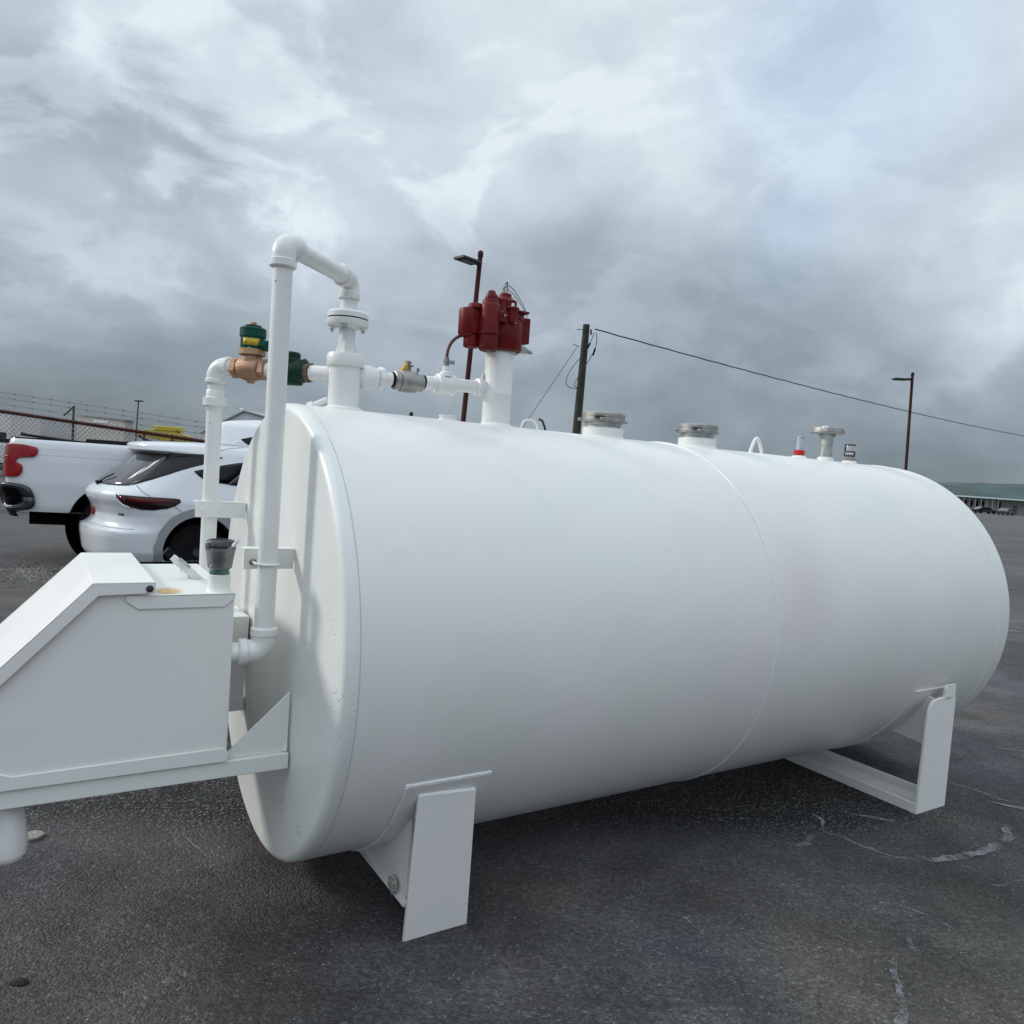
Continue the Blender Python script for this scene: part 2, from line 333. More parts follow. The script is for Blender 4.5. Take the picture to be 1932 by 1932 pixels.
    # oil, tar and dust stains
    st = nz(1.7, 4, .55, (1, 7, 0)); colr = mix(colr, ramp(st, [(.27, .45), (.36, 1.0)]), 1, 'MULTIPLY')
    st2 = nz(5.5, 3, .5, (9, 3, 0)); colr = mix(colr, ramp(st2, [(.23, .35), (.28, 1.0)]), 1, 'MULTIPLY')
    colr = mix(colr, ramp(nz(.9, 5, .6, (4, 4, 0)), [(.55, 1.0), (.72, (1.5, 1.47, 1.4))]), .8, 'MULTIPLY')
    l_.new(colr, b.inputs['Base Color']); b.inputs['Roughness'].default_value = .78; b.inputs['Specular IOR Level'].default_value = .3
    bp = n_.new('ShaderNodeBump'); bp.inputs['Strength'].default_value = .8; bp.inputs['Distance'].default_value = .008
    hA = mth('ADD', mth('MULTIPLY', lump, .9), mth('ADD', mth('MULTIPLY', fine, .8), mth('MULTIPLY', d1, -1.0))); hB = mth('MULTIPLY', d2, -2.2)
    l_.new(mth('ADD', mth('MULTIPLY', hA, mth('SUBTRACT', 1.0, msk)), mth('MULTIPLY', hB, msk)), bp.inputs['Height']); l_.new(bp.outputs[0], b.inputs['Normal'])
    return m
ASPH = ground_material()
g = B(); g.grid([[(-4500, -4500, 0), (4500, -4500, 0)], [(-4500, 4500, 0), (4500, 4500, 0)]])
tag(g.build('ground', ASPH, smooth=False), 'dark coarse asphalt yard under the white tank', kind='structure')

def crack_material():
    m = bpy.data.materials.new('pale_crack_filler'); m.use_nodes = True; t = m.node_tree; b = t.nodes['Principled BSDF']
    b.inputs['Base Color'].default_value = (.24, .245, .26, 1); b.inputs['Roughness'].default_value = .9
    tcn = t.nodes.new('ShaderNodeTexCoord'); n = t.nodes.new('ShaderNodeTexNoise'); n.inputs['Scale'].default_value = 90; n.inputs['Detail'].default_value = 5; n.inputs['Roughness'].default_value = .8
    n2_ = t.nodes.new('ShaderNodeTexNoise'); n2_.inputs['Scale'].default_value = 6; n2_.inputs['Detail'].default_value = 3
    t.links.new(tcn.outputs['Object'], n.inputs['Vector']); t.links.new(tcn.outputs['Object'], n2_.inputs['Vector'])
    a = t.nodes.new('ShaderNodeMath'); a.operation = 'ADD'; t.links.new(n.outputs['Fac'], a.inputs[0]); t.links.new(n2_.outputs['Fac'], a.inputs[1])
    r = t.nodes.new('ShaderNodeMapRange'); r.inputs[1].default_value = .92; r.inputs[2].default_value = 1.15; r.inputs[4].default_value = .85; t.links.new(a.outputs[0], r.inputs[0]); t.links.new(r.outputs[0], b.inputs['Alpha'])
    return m
CRK = crack_material()
def crack(pts, wd, seed=1):
    rnd = random.Random(seed); b = B(); P = []
    for i in range(len(pts) - 1):
        a, c = V((*pts[i], 0)), V((*pts[i + 1], 0)); k = max(2, int((c - a).length / .04))
        for j in range(k): P.append(a.lerp(c, j / k))
    P.append(V((*pts[-1], 0)))
    rows = []
    for i, p in enumerate(P):
        t = (P[min(i + 1, len(P) - 1)] - P[max(i - 1, 0)]).normalized(); n = V((-t.y, t.x, 0)); e_ = min(1, min(i, len(P) - 1 - i) / 3 + .15)
        p = p + n * rnd.uniform(-.008, .008)
        rows.append([p - n * wd * e_ * rnd.uniform(.4, 1) + V((0, 0, .004)), p + n * wd * e_ * rnd.uniform(.4, 1) + V((0, 0, .004))])
    b.grid(rows); o = b.build('pavement_crack', CRK, smooth=False); tag(o, kind='structure'); return o
crack([(1.25, 3.14), (1.36, 3.22), (1.45, 3.31), (1.50, 3.34)], .022, 1)
crack([(1.47, 3.36), (1.55, 3.3), (1.60, 3.22), (1.70, 3.15), (1.82, 3.11)], .016, 2)
crack([(1.49, 3.35), (1.52, 3.45), (1.50, 3.56)], .018, 3)
crack([(1.74, 3.15), (1.86, 3.14), (1.99, 3.17), (2.12, 3.23), (2.24, 3.30), (2.36, 3.42), (2.43, 3.52), (2.42, 3.62)], .030, 4)
crack([(2.38, 4.10), (2.47, 4.03), (2.55, 3.94), (2.62, 3.86), (2.70, 3.80)], .026, 5)
crack([(2.52, 3.82), (2.60, 3.78), (2.70, 3.72), (2.85, 3.66)], .022, 6)
crack([(1.64, 3.60), (1.72, 3.55), (1.83, 3.52), (1.97, 3.46)], .020, 7)
crack([(1.49, 3.92), (1.55, 3.81)], .014, 8)
crack([(-1.25, 2.95), (-1.10, 2.82), (-.97, 2.71), (-.88, 2.61)], .006, 9)
crack([(1.46, 2.56), (1.44, 2.46), (1.38, 2.42)], .03, 10)
crack([(1.30, 2.32), (1.27, 2.22), (1.22, 2.12), (1.20, 2.0)], .022, 11)
crack([(2.0, 2.95), (2.15, 3.0), (2.3, 3.02)], .016, 15)
crack([(1.55, 2.75), (1.62, 2.70), (1.66, 2.62)], .014, 16)
crack([(1.36, 2.44), (1.31, 2.36), (1.30, 2.28)], .03, 17)
crack([(.62, 2.62), (.70, 2.58), (.74, 2.5)], .010, 18)
crack([(5.3, 9.2), (6.1, 9.3), (7.5, 9.1)], .05, 12)
crack([(3.9, 5.6), (4.4, 5.5), (5.0, 5.45)], .03, 13)
crack([(3.0, 4.75), (3.4, 4.6), (3.9, 4.5)], .02, 14)

# loose chips on the asphalt
STONE = mat('pale_stone_chips', (.34, .33, .30), .85, var=.5, vscale=5)
def chips(name, mt, n, fn, smin, smax, label, seed):
    rnd = random.Random(seed); b = B()
    for i in range(n):
        x, y = fn(rnd); s_ = rnd.uniform(smin, smax) * (1 if rnd.random() > .04 else 1.6)
        th = rnd.uniform(0, 6.28); vv = [b.bm.verts.new((x + s_ * rnd.uniform(.6, 1.1) * math.cos(th + k * 1.2566), y + s_ * rnd.uniform(.6, 1.1) * math.sin(th + k * 1.2566), s_ * rnd.uniform(.1, .4))) for k in range(5)]
        t_ = b.bm.verts.new((x, y, s_ * rnd.uniform(.6, .95))); u_ = b.bm.verts.new((x, y, 0))
        for k in range(5): b.bm.faces.new((vv[k], vv[(k + 1) % 5], t_)); b.bm.faces.new((vv[(k + 1) % 5], vv[k], u_))
    return tag(b.build(name, mt, smooth=False), label, kind='stuff')
chips('loose_chips', STONE, 1500, lambda r: (lambda d, a: (d * math.tan(a), d))(1.7 + 4.5 * r.random() ** 1.3, r.uniform(-.62, .62)), .0012, .0034, 'tiny pale stone chips scattered over the dark asphalt', 3)
def verge(r):
    t_ = r.random(); return (-7.4 + 4.2 * t_ + r.gauss(0, .25), 8.05 + 1.3 * t_ + r.gauss(0, .42))
chips('gravel_verge', mat('grey_gravel', (.17, .16, .145), .9, var=.6, vscale=3), 6000, verge, .008, .022, 'band of loose grey gravel below the pickup bed', 5)
dk = B()
for (x, y, s_) in ((-1.275, 2.045, .022),):
    dk.lathe([(0.0, .012), (s_ * .6, .011), (s_, .004), (s_, 0)][::-1], (x, y, 0), seg=9, squash=(1.2, .7))
tag(dk.build('tar_lump', mat('tar', (.012, .012, .012), .8, bump=1, bscale=200)), 'small black tar lump on the asphalt at lower left', 'tar lump')
dd = B(); dd.lathe([(.036, 0), (.038, .010), (.033, .013), (.02, .011), (.012, .014), (0, .013)], (-1.735, 2.83, 0), seg=28)
tag(dd.build('metal_disc', mat('pale_corroded_metal', (.30, .29, .26), .8, var=.4, vscale=60, bump=.8, bscale=200)), 'small pale round disc lying on the asphalt behind the drain tube', 'disc')

# ================================================================== the tank
YAW = .5586
T = empty('storage_tank', (-.8149, 2.7511, -.1), YAW)
tag(T, 'large white horizontal cylindrical fuel tank with pipework on top, standing on two saddle legs', 'storage tank')
def P(s, n, z): return V((s, -n, z))       # s along the tank, n towards the viewer, z up
RT, ZC, LEN = .8, .999, 3.544
AX = (1, 0, 0)
b = B(); b.lathe([(RT, 0), (RT, 1.734), (RT, LEN)], P(0, 0, ZC), AX, 160)
b.bm.faces.ensure_lookup_table()
for f in [f for f in b.bm.faces if len(f.verts) > 10]: b.bm.faces.remove(f)
SHELLP = PAINT.copy(); SHELLP.name = 'white_enamel_shell'; t_ = SHELLP.node_tree; pb_ = t_.nodes['Principled BSDF']; src_ = pb_.inputs['Base Color'].links[0].from_socket
tcn = t_.nodes.new('ShaderNodeTexCoord'); mpn = t_.nodes.new('ShaderNodeMapping'); gd = t_.nodes.new('ShaderNodeTexGradient'); gd.gradient_type = 'SPHERICAL'
SPOT = (1.92, -.76, 1.22); k_ = (4.2, 4.2, 3.4); mpn.inputs['Scale'].default_value = k_; mpn.inputs['Location'].default_value = tuple(-SPOT[i] * k_[i] for i in range(3))
t_.links.new(tcn.outputs['Object'], mpn.inputs[0]); t_.links.new(mpn.outputs[0], gd.inputs[0])
mx_ = t_.nodes.new('ShaderNodeMix'); mx_.data_type = 'RGBA'; mx_.blend_type = 'MULTIPLY'; mx_.inputs['B'].default_value = (.97, .89, .91, 1); t_.links.new(gd.outputs['Fac'], mx_.inputs['Factor']); t_.links.new(src_, mx_.inputs['A']); t_.links.new(mx_.outputs['Result'], pb_.inputs['Base Color'])
b.build('shell', SHELLP, T)
KN = [(RT * 1.0, 0), (RT, .014)] + [(.772 + .028 * math.cos(a), .015 + .028 * math.sin(a)) for a in [math.pi / 2 * i / 10 for i in range(1, 11)]] + [(.75, .0435), (.6, .0445), (.3, .046), (0, .047)]
b = B(); b.lathe(KN, P(0, 0, ZC), (-1, 0, 0), 160); b.bm.faces.ensure_lookup_table()
for f in [f for f in b.bm.faces if len(f.verts) > 10]: b.bm.faces.remove(f)
b.build('front_head', PAINTS, T, angle=60)
b = B(); b.lathe(KN, P(LEN, 0, ZC), (1, 0, 0), 160); b.bm.faces.ensure_lookup_table()
for f in [f for f in b.bm.faces if len(f.verts) > 10]: b.bm.faces.remove(f)
b.build('rear_head', PAINT, T, angle=60)
def ring(s, r, th, name='weld_seam', m=None):
    bb = B(); bb.tube([P(s, math.cos(a) * r, ZC + math.sin(a) * r) for a in [2 * math.pi * i / 160 for i in range(160)]], th, 6, closed=True); bb.build(name, m or WELD, T)
ring(0.004, RT, .0016, m=mat('seam_line', (.5, .52, .53), .5)); ring(1.734, RT, .0052); ring(3.46, RT, .003)

# saddle legs -------------------------------------------------------
def arc_plate(s0, s1, a0, a1, r0_, r1_, n=26):
    bb = B(); rows = []
    for i in range(n + 1):
        a = a0 + (a1 - a0) * i / n; c, d = math.sin(a), -math.cos(a)
        rows.append([P(s0, c * r0_, ZC + d * r0_), P(s1, c * r0_, ZC + d * r0_), P(s1, c * r1_, ZC + d * r1_), P(s0, c * r1_, ZC + d * r1_)])
    vs = bb.grid(rows, close=True); bb.bm.faces.new(vs[0]); bb.bm.faces.new(vs[-1][::-1]); return bb
def weldline(pts, r=.0045, m=WELD):
    return B().tube(pts, r, 6)
aw = math.acos((ZC - .64) / RT)
# front saddle
G0 = .1
arc_plate(.202, .50, -aw, aw, RT + .0005, RT + .007).build('wear_plate', PAINT, T)
for sg in (-1, 1):
    saddle = B(); saddle.prism([P(.262, sg * .632, G0), P(.491, sg * .632, G0), P(.4555, sg * .695, .588), P(.2535, sg * .695, .600)], (0, -.012 * sg, 0))
    leg = saddle.build('support_leg', PAINT, T, bevel=.002)
# web between shell and foot
wb = B(); pts = [P(.270, .630, .215), P(.270, -.630, .215)]
for i in range(27):
    a = -.88 + 1.76 * i / 26; pts.append(P(.270, math.sin(a) * (RT + .006), ZC - math.cos(a) * (RT + .006)))
wb.prism(pts, (.010, 0, 0)); wb.build('web_plate', PAINT, leg)
wb = B(); wb.bx(P(.262, .628, .205), P(.488, -.628, .214)); wb.build('bottom_flange', PAINT, leg)
wl = B(); wl.tube([P(.2565, .6535, .252), P(.479, .6565, .277)], .0026, 6); wl.build('splice_line', mat('dark_seam', (.16, .165, .17), .7), leg)
wl = B(); wl.tube([P(.256, .700, .600), P(.454, .700, .589)], .004, 6); wl.build('weld_bead', WELD, leg)
wl = B(); wl.tube([P(.202 + .298 * i / 20, .7165, .642 + .001 * math.sin(i * 2)) for i in range(21)], .006, 6)
wl.tube([P(.203 + .002 * math.sin(i * 3), math.sin(aw - i * .03) * .806, ZC - math.cos(aw - i * .03) * .806) for i in range(22)], .0035, 6); wl.build('weld_bead', WELD, leg)
rb = B(); rb.prism([P(.262, .58, .262), P(.262, .545, .275), P(.262, .54, .24), P(.262, .575, .222)], (-.02, 0, 0)); rb.build('chipped_lug', mat('rust_chipped_paint', (.35, .33, .30), .8, var=.8, vscale=90, bump=1, bscale=90), leg, bevel=.003)
# rear saddle
aw2 = math.acos((ZC - .69) / RT)
arc_plate(2.86, 3.14, -aw2, aw2, RT + .0005, RT + .007).build('wear_plate', PAINT, T)
for sg in (-1, 1):
    y0 = .794 * sg; sd_ = B()
    sd_.prism([P(2.867, y0, G0), P(3.12, y0, G0), P(3.128, y0, .64), P(3.12, y0, .655), P(2.99, y0, .658), P(2.93, y0, .648), P(2.905, y0, .62), P(2.893, y0, .56)], (0, .014 * sg, 0))
    leg2 = sd_.build('support_leg', PAINT, T, bevel=.002)
wb = B(); wb.prism([P(3.03, .794, .64), P(3.118, .794, .655), P(3.118, .794, .715), P(3.045, .794, .715), P(3.03, .794, .70)], (0, .012, 0)); wb.build('top_tab', PAINT, leg2)
ch = B()
for sg in (1,):
    ch.bx(P(2.872, .79, .104), P(3.116, -.79, .114)); ch.bx(P(2.868, .788, .101), P(2.880, -.788, .150)); ch.bx(P(3.106, .788, .101), P(3.118, -.788, .150))
ch.build('base_channel', PAINT, leg2, bevel=.002)
wl = B(); wl.tube([P(2.905, .787, .1145), P(2.905, -.787, .1145)], .004, 6); wl.build('weld_bead', WELD, leg2)
wb = B(); pts = [P(3.0, .786, .16), P(3.0, .70, .12), P(3.0, -.70, .12), P(3.0, -.786, .16)]
pts = [P(3.0, .79, .64), P(3.0, .79, .50)]
for i in range(9):
    t_ = i / 8; a = 1.20 - .32 * t_; pts.append(P(3.0, math.sin(a) * (RT + .006), ZC - math.cos(a) * (RT + .006)))
# side gussets joining the leg to the shell, on both sides
for sg in (1, -1):
    q = B(); pl = [P(3.0, sg * .79, .40), P(3.0, sg * .79, .64)] + [P(3.0, sg * math.sin(a) * (RT + .006), ZC - math.cos(a) * (RT + .006)) for a in [1.12 - .35 * i / 8 for i in range(9)]]
    q.prism(pl, (.01, 0, 0)); q.build('gusset', PAINT, leg2)

# shared fitting pieces ----------------------------------------------
def lathe_part(name, prof, org, m, ax=(0, 0, 1), seg=40, parent=None, squash=None, angle=35):
    bb = B(); bb.lathe(prof, org, ax, seg, squash); return bb.build(name, m, parent or T, angle=angle)
def hexprof(r, h): return [(r * .9, 0), (r, .003), (r, h - .003), (r * .9, h)]
def band(p, ax, r, w_):
    return [(r * .93, -w_ / 2), (r, -w_ / 2 + .003), (r, w_ / 2 - .003), (r * .93, w_ / 2)]

# riser ---------------------------------------------------------------
RS, RN = .19, 0.0
ris = lathe_part('riser_pipe', [(.082, 1.785), (.078, 1.800), (.062, 1.806), (.0575, 1.810), (.0575, 1.955)], P(RS, RN, 0), PIPEP)
lathe_part('pipe_cap', [(.058, 1.9535), (.067, 1.957), (.0685, 1.962), (.0685, 1.996), (.064, 2.003), (.036, 2.005)], P(RS, RN, 0), PIPEP, parent=ris)
lathe_part('hex_bushing', [(.040, 2.004), (.040, 2.022), (.036, 2.024), (.034, 2.044), (.029, 2.046)], P(RS, RN, 0), PIPEP, seg=6, parent=ris, angle=20)
lathe_part('nipple', [(.029, 2.03), (.0295, 2.106)], P(RS, RN, 0), PIPEP, parent=ris)
fl = lathe_part('pipe_flange', [(.032, 2.096), (.040, 2.102), (.0735, 2.105), (.0755, 2.108), (.0755, 2.1275), (.07, 2.1285)], P(RS, RN, 0), PIPEP)
lathe_part('gasket', [(.0715, 2.1285), (.0715, 2.1325)], P(RS, RN, 0), BLACK, parent=fl)
lathe_part('upper_flange', [(.0755, 2.1325), (.0755, 2.149), (.066, 2.158), (.034, 2.160)], P(RS, RN, 0), PIPEP, parent=fl)
for k in range(4):
    a = .55 + k * math.pi / 2; c = P(RS + .058 * math.cos(a), RN + .058 * math.sin(a), 0)
    lathe_part('flange_bolt', [(.0125, 2.092), (.0125, 2.105)], c, GALV if k % 2 else PIPEP, seg=6, parent=fl, angle=20)
    lathe_part('flange_bolt', [(.006, 2.083), (.006, 2.092)], c, GALV, seg=12, parent=fl)
# overhead pipe loop
MS, MN = -.145, .343
topC = P(RS, RN, 2.278); mC = P(MS, MN, 2.262); bC = P(MS, MN, .992); eC = P(-.30, MN - .01, .990)
lp = B(); lp.tube([P(RS, RN, 2.150)] + elbow_pts(P(RS, RN, 2.15), topC, mC, .035) + elbow_pts(topC, mC, bC, .035) + elbow_pts(mC, bC, eC, .035) + [eC], .0302, 32)
loop = lp.build('overhead_pipe', PIPEP, T)
def elbow_fit(a, c, b_, r, socket, parent):
    """threaded elbow with swollen bend and two collars"""
    a, c, b_ = V(a), V(c), V(b_); u = (a - c).normalized(); w_ = (b_ - c).normalized(); q = B()
    q.tube([c + u * .060] + elbow_pts(a, c, b_, .038) + [c + w_ * .060], r, 32)
    for d in (u, w_):
        q.lathe([(r * .98, 0), (r * 1.12, .004), (r * 1.12, .024), (r * .98, .028)], c + d * .048, d, 32)
    return q.build('elbow', PIPEP, parent)
elbow_fit(P(RS, RN, 2.15), topC, mC, .0355, 0, loop); elbow_fit(topC, mC, bC, .0365, 0, loop); elbow_fit(mC, bC, eC, .0365, 0, loop)
# side stub of the riser
q = B(); q.cyl(P(RS - .05, -.03, 1.83), P(RS - .095, -.055, 1.805), .013); q.lathe([(.019, 0), (.019, .02)], P(RS - .095, -.055, 1.805), V(P(-.05, -.03, -.02)), 6); q.build('side_plug', PIPEP, ris)

# left vertical pipe and valve train ---------------------------------
LS, LN = -.18, -.448
lt = P(LS, LN, 1.947); dirv = (P(RS, RN, 1.925) - lt).normalized(); tl = (P(RS, RN, 1.925) - lt).length
q = B(); q.tube([P(LS, LN, .70)] + elbow_pts(P(LS, LN, .7), lt, lt + dirv, .04) + [lt + dirv * .10], .0295, 32); lpipe = q.build('return_pipe', PIPEP, T)
q = B(); q.tube([P(LS, LN, 1.885)] + elbow_pts(P(LS, LN, .7), lt, lt + dirv, .042) + [lt + dirv * .055], .036, 32)
q.lathe([(.036, 0), (.040, .004), (.040, .016), (.036, .02)], P(LS, LN, 1.878)); q.lathe([(.036, 0), (.040, .004), (.040, .014), (.036, .018)], lt + dirv * .05, dirv); q.build('elbow', PIPEP, lpipe)
q = B(); q.lathe([(.032, 0), (.034, .012), (.044, .016), (.0445, .046), (.034, .05), (.033, .075), (.031, .078)][::1], P(LS, LN, 1.775)); q.build('coupling', PIPEP, lpipe)
def vt(t, dz=0): return lt + dirv * t + V((0, 0, dz))
side = V((-dirv.y, dirv.x, 0)).normalized()
# bronze valve with green solenoid
q = B(); q.lathe([(.036, 0), (.0425, .003), (.0425, .026), (.036, .029)], vt(.085), dirv, 6)
q.lathe([(.030, .028), (.040, .034), (.047, .055), (.046, .10), (.040, .125), (.030, .130)], vt(.085), dirv, 28)
q.lathe([(.036, .130), (.0425, .133), (.0425, .155), (.036, .158)], vt(.085), dirv, 6)
q.lathe([(.014, -.056), (.018, -.040), (.030, -.03), (.040, 0), (.040, .03), (.0385, .048)], vt(.165), (0, 0, 1), 28)
for k in range(6):
    a = k * math.pi / 3; q.cyl(vt(.165, .058) + V((math.cos(a) * .042, math.sin(a) * .042, 0)), vt(.165, .078) + V((math.cos(a) * .042, math.sin(a) * .042, 0)), .005, seg=8)
val = q.build('bronze_valve', BRONZE, T, angle=30)
lathe_part('bonnet', [(.047, .050), (.051, .053), (.051, .072), (.047, .0745)], vt(.165), mat('bonnet_bronze', (.46, .30, .17), .45, .5, var=.2, vscale=40), seg=40, parent=val)
lathe_part('solenoid_coil', [(.044, .0755), (.045, .080), (.045, .118), (.0495, .121), (.0495, .152), (.045, .157), (.031, .158), (.031, .166), (.0, .168)], vt(.165), GREEN, parent=val)
lathe_part('top_nut', [(.0125, .166), (.0125, .178), (.009, .180)], vt(.165), BRONZE, seg=6, parent=val, angle=20)
q = B(); q.cyl(vt(.165, .098), vt(.235, .090), .017, .021); q.build('conduit_boss', GREEN, val)
tov = V((0, -1, 0))
tov = (V((.8149, 0, 0)) * 0 + Matrix.Rotation(-YAW, 3, 'Z') @ V((.32, -.95, 0))).normalized()
q = B(); rows = []
for i in range(9):
    a = -.85 + 1.45 * i / 8; d = Matrix.Rotation(a, 3, 'Z') @ tov
    rows.append([vt(.165, .086) + d * .0458, vt(.165, .113) + d * .0458])
q.grid(rows); q.build('data_plate', YEL, val, solid=.0008)
# green second valve and nipples
q = B(); q.cyl(vt(.24), vt(.30), .029); q.build('nipple', PIPEP, val); q = B(); q.cyl(vt(.42), vt(tl), .029); q.build('nipple', PIPEP, val)
q = B()
q.lathe([(.030, 0), (.040, .006), (.048, .03), (.05, .07), (.047, .10), (.036, .125), (.034, .135)], vt(.285), dirv, 28)
q.lathe([(.046, -.048), (.048, -.03), (.048, .02), (.044, .045), (.034, .050), (.034, .068), (.028, .073), (.0, .075)], vt(.345), (0, 0, 1), 28)
q.lathe([(.030, 0), (.030, .016), (.024, .02)], vt(.40, .020) , dirv + V((0, 0, .5)), 6)
gval = q.build('green_valve', GREEN2, T, angle=30)
q = B(); q.lathe([(.034, 0), (.0385, .003), (.0385, .020), (.034, .023)], vt(.415), dirv, 6); q.build('hex_end', mat('worn_bronze_green', (.10, .07, .04), .5, .4, var=.6, vscale=60), gval)
q = B(); q.box(vt(.275, .075), (.045, .03, .085)); q.build('terminal_box', ALU, gval, bevel=.012)

# pipe to the pump tower ----------------------------------------------
def H(s, z=None): return P(s, 0, (1.931 + (s - .351) * .042))
TS, TN = .838, .02
hp = B(); hp.tube([H(.20), H(.80)], .0262, 28); hpipe = hp.build('discharge_pipe', PIPEP, T)
q = B(); q.lathe([(.030, 0), (.046, .018), (.048, .045), (.040, .075), (.036, .082)], H(.235), AX, 28); q.lathe([(.043, 0), (.045, .003), (.045, .022), (.043, .025)], H(.318), AX, 8); q.build('union_coupling', PIPEP, hpipe, angle=25)
q = B(); q.lathe([(.030, 0), (.0365, .003), (.0365, .022), (.033, .024), (.038, .026), (.0425, .032), (.0435, .05), (.0435, .076), (.041, .078), (.041, .092), (.0345, .096), (.0345, .118), (.030, .122)], H(.383), AX, 28)
q.box(H(.44) - V((0, 0, .022)), (.045, .05, .042)); bv = q.build('ball_valve', ALU, T, angle=25)
q = B(); q.lathe([(.014, .036), (.014, .052), (.010, .054), (.010, .066), (.013, .066), (.013, .076), (0, .078)], H(.44), (0, 0, 1), 8); q.box(H(.44) + V((.006, .01, .060)), (.034, .028, .006)); q.cyl(H(.475) + V((0, -.02, .036)), H(.475) + V((0, -.02, .050)), .006, seg=8); q.build('valve_stem', STEEL, bv)
q = B(); q.prism([H(.42) + V((-.012, -.014, .034)), H(.43) + V((0, -.014, .068)), H(.43) + V((.006, -.014, .07)), H(.43) + V((.004, -.014, .036))], (0, .028, 0)); q.build('valve_handle', mat('yellow_vinyl_grip', (.5, .3, .03), .5), bv, bevel=.002)
for s_ in (.380, .507):
    lathe_part('thread_sealant', [(.0275, -.006), (.029, 0), (.0275, .006)], H(s_), BLACK, AX, 24, bv)
q = B(); q.lathe([(.034, 0), (.041, .004), (.041, .018), (.036, .022), (.036, .058), (.041, .062), (.041, .076), (.034, .08)], H(.565), AX, 28)
q.lathe([(.026, .030), (.023, .046), (.014, .052), (.0125, .072)], H(.605), (0, 0, 1), 20); tee = q.build('pipe_tee', PIPEP, hpipe, angle=25)
q = B(); q.lathe([(.011, .072), (.011, .086), (.0135, .087), (.0135, .097), (.010, .1), (.010, .108)], H(.605), (0, 0, 1), 8); q.cyl(H(.605) + V((.005, -.004, .088)), H(.605) + V((.03, -.012, .089)), .008, seg=8); q.build('hose_barb', STEEL, tee)
q = B(); h0 = H(.605) + V((0, 0, .105)); hs = []
c0, c1, c2, c3 = h0, h0 + V((.0, 0, .06)), h0 + V((.030, 0, .098)), P(.70, .02, 2.155)
for i in range(17):
    t_ = i / 16; hs.append(c0 * (1 - t_) ** 3 + c1 * 3 * t_ * (1 - t_) ** 2 + c2 * 3 * t_ * t_ * (1 - t_) + c3 * t_ ** 3)
q.tube(hs, .0065, 12); q.build('vapour_hose', REDHOSE, T)
lathe_part('pipe_coupling', [(.032, 0), (.0375, .004), (.0375, .03), (.036, .05)], H(.748), AX, 28) if False else None
q = B(); q.lathe([(.030, 0), (.0365, .004), (.0365, .022), (.034, .026), (.034, .05)], H(.745), AX, 28); q.cyl(H(.775) + V((0, 0, .03)), H(.775) + V((0, 0, .058)), .008, .006, 8); q.build('coupling', PIPEP, hpipe)

# pump tower -------------------------------------------------------------
tw = lathe_part('pump_tower', [(.086, 1.782), (.082, 1.797), (.064, 1.802), (.0590, 1.807), (.0585, 1.925), (.0592, 1.927), (.0585, 1.929), (.0582, 2.105)], P(TS, TN, 0), PIPEP)
q = B()
def C(s, n, prof, seg=28, sq=None): q.lathe(prof, P(s, n, 0), (0, 0, 1), seg, sq)
C(TS + .005, TN, [(.070, 2.098), (.078, 2.104), (.082, 2.112), (.084, 2.235), (.080, 2.243)], 36)
C(TS + .02, TN, [(.073, 2.243), (.073, 2.256), (.062, 2.263), (.03, 2.268)], 36)
q.box(P(TS - .070, TN, 2.170), (.09, .10, .115)); q.box(P(.715, TN, 2.225), (.09, .08, .045))
C(.680, TN, [(.030, 2.140), (.038, 2.152), (.038, 2.240), (.034, 2.252)], 28, (1, 1.1)); q.box(P(.700, TN, 2.196), (.05, .084, .09)); C(.697, TN + .004, [(.026, 2.098), (.032, 2.103), (.032, 2.15)]); C(.70, TN + .02, [(.030, 2.25), (.030, 2.266), (.025, 2.272), (0, 2.273)])
C(.748, TN + .055, [(.030, 2.085), (.040, 2.095), (.041, 2.262), (.036, 2.272), (.033, 2.276), (.033, 2.288), (.028, 2.290)])
C(.752, TN + .05, [(.023, 2.288), (.025, 2.292), (.025, 2.306), (.018, 2.314), (.016, 2.324), (.010, 2.328), (0, 2.329)], 10)
C(.790, TN - .01, [(.026, 2.22), (.0255, 2.322), (.022, 2.328), (0, 2.329)])
C(.846, TN, [(.043, 2.25), (.043, 2.262), (.038, 2.27), (.0375, 2.312), (.032, 2.318), (.026, 2.322), (.025, 2.338), (.018, 2.341)])
C(.857, TN + .02, [(.030, 2.26), (.030, 2.308), (.024, 2.312)])
q.box(P(.925, TN, 2.196), (.048, .09, .105))
C(.838, TN + .078, [(.016, 2.205), (.021, 2.21), (.021, 2.258), (.028, 2.262), (.028, 2.27), (.018, 2.273)], 16)
q.box(P(.79, TN + .078, 2.225), (.04, .03, .04)); q.box(P(.885, TN + .05, 2.262), (.07, .06, .010))
pump = q.build('pump_head', RED, T, bevel=.009, angle=40)
for (s_, n_, z_, r_) in ((.79, TN + .097, 2.228, .006), (.838, TN + .102, 2.205, .004), (.925, TN + .01, 2.251, .007)):
    qq = B(); qq.lathe([(r_, 0), (r_, .006), (0, .008)], P(s_, n_, z_), (0, -1, 0) if z_ < 2.25 else (0, 0, 1), 6); qq.build('bolt_head', STEEL, pump)
for k_ in range(6):
    a_ = -2.6 + k_ * .75; qq = B(); qq.lathe([(.0075, 0), (.0075, .007), (.004, .009)], P(TS + .012 + .069 * math.sin(a_), TN + .069 * math.cos(a_), 2.256), (0, 0, 1), 6); qq.build('cover_bolt', RED if k_ % 2 else ALU, pump)
qq = B(); qq.lathe([(.0865, 2.228), (.0885, 2.231), (.0885, 2.240), (.0865, 2.243)], P(TS + .005, TN, 0), seg=36); qq.lathe([(.0435, 2.148), (.045, 2.151), (.045, 2.156), (.0435, 2.159)], P(.748, TN + .055, 0), seg=24); qq.build('casting_rib', RED, pump)
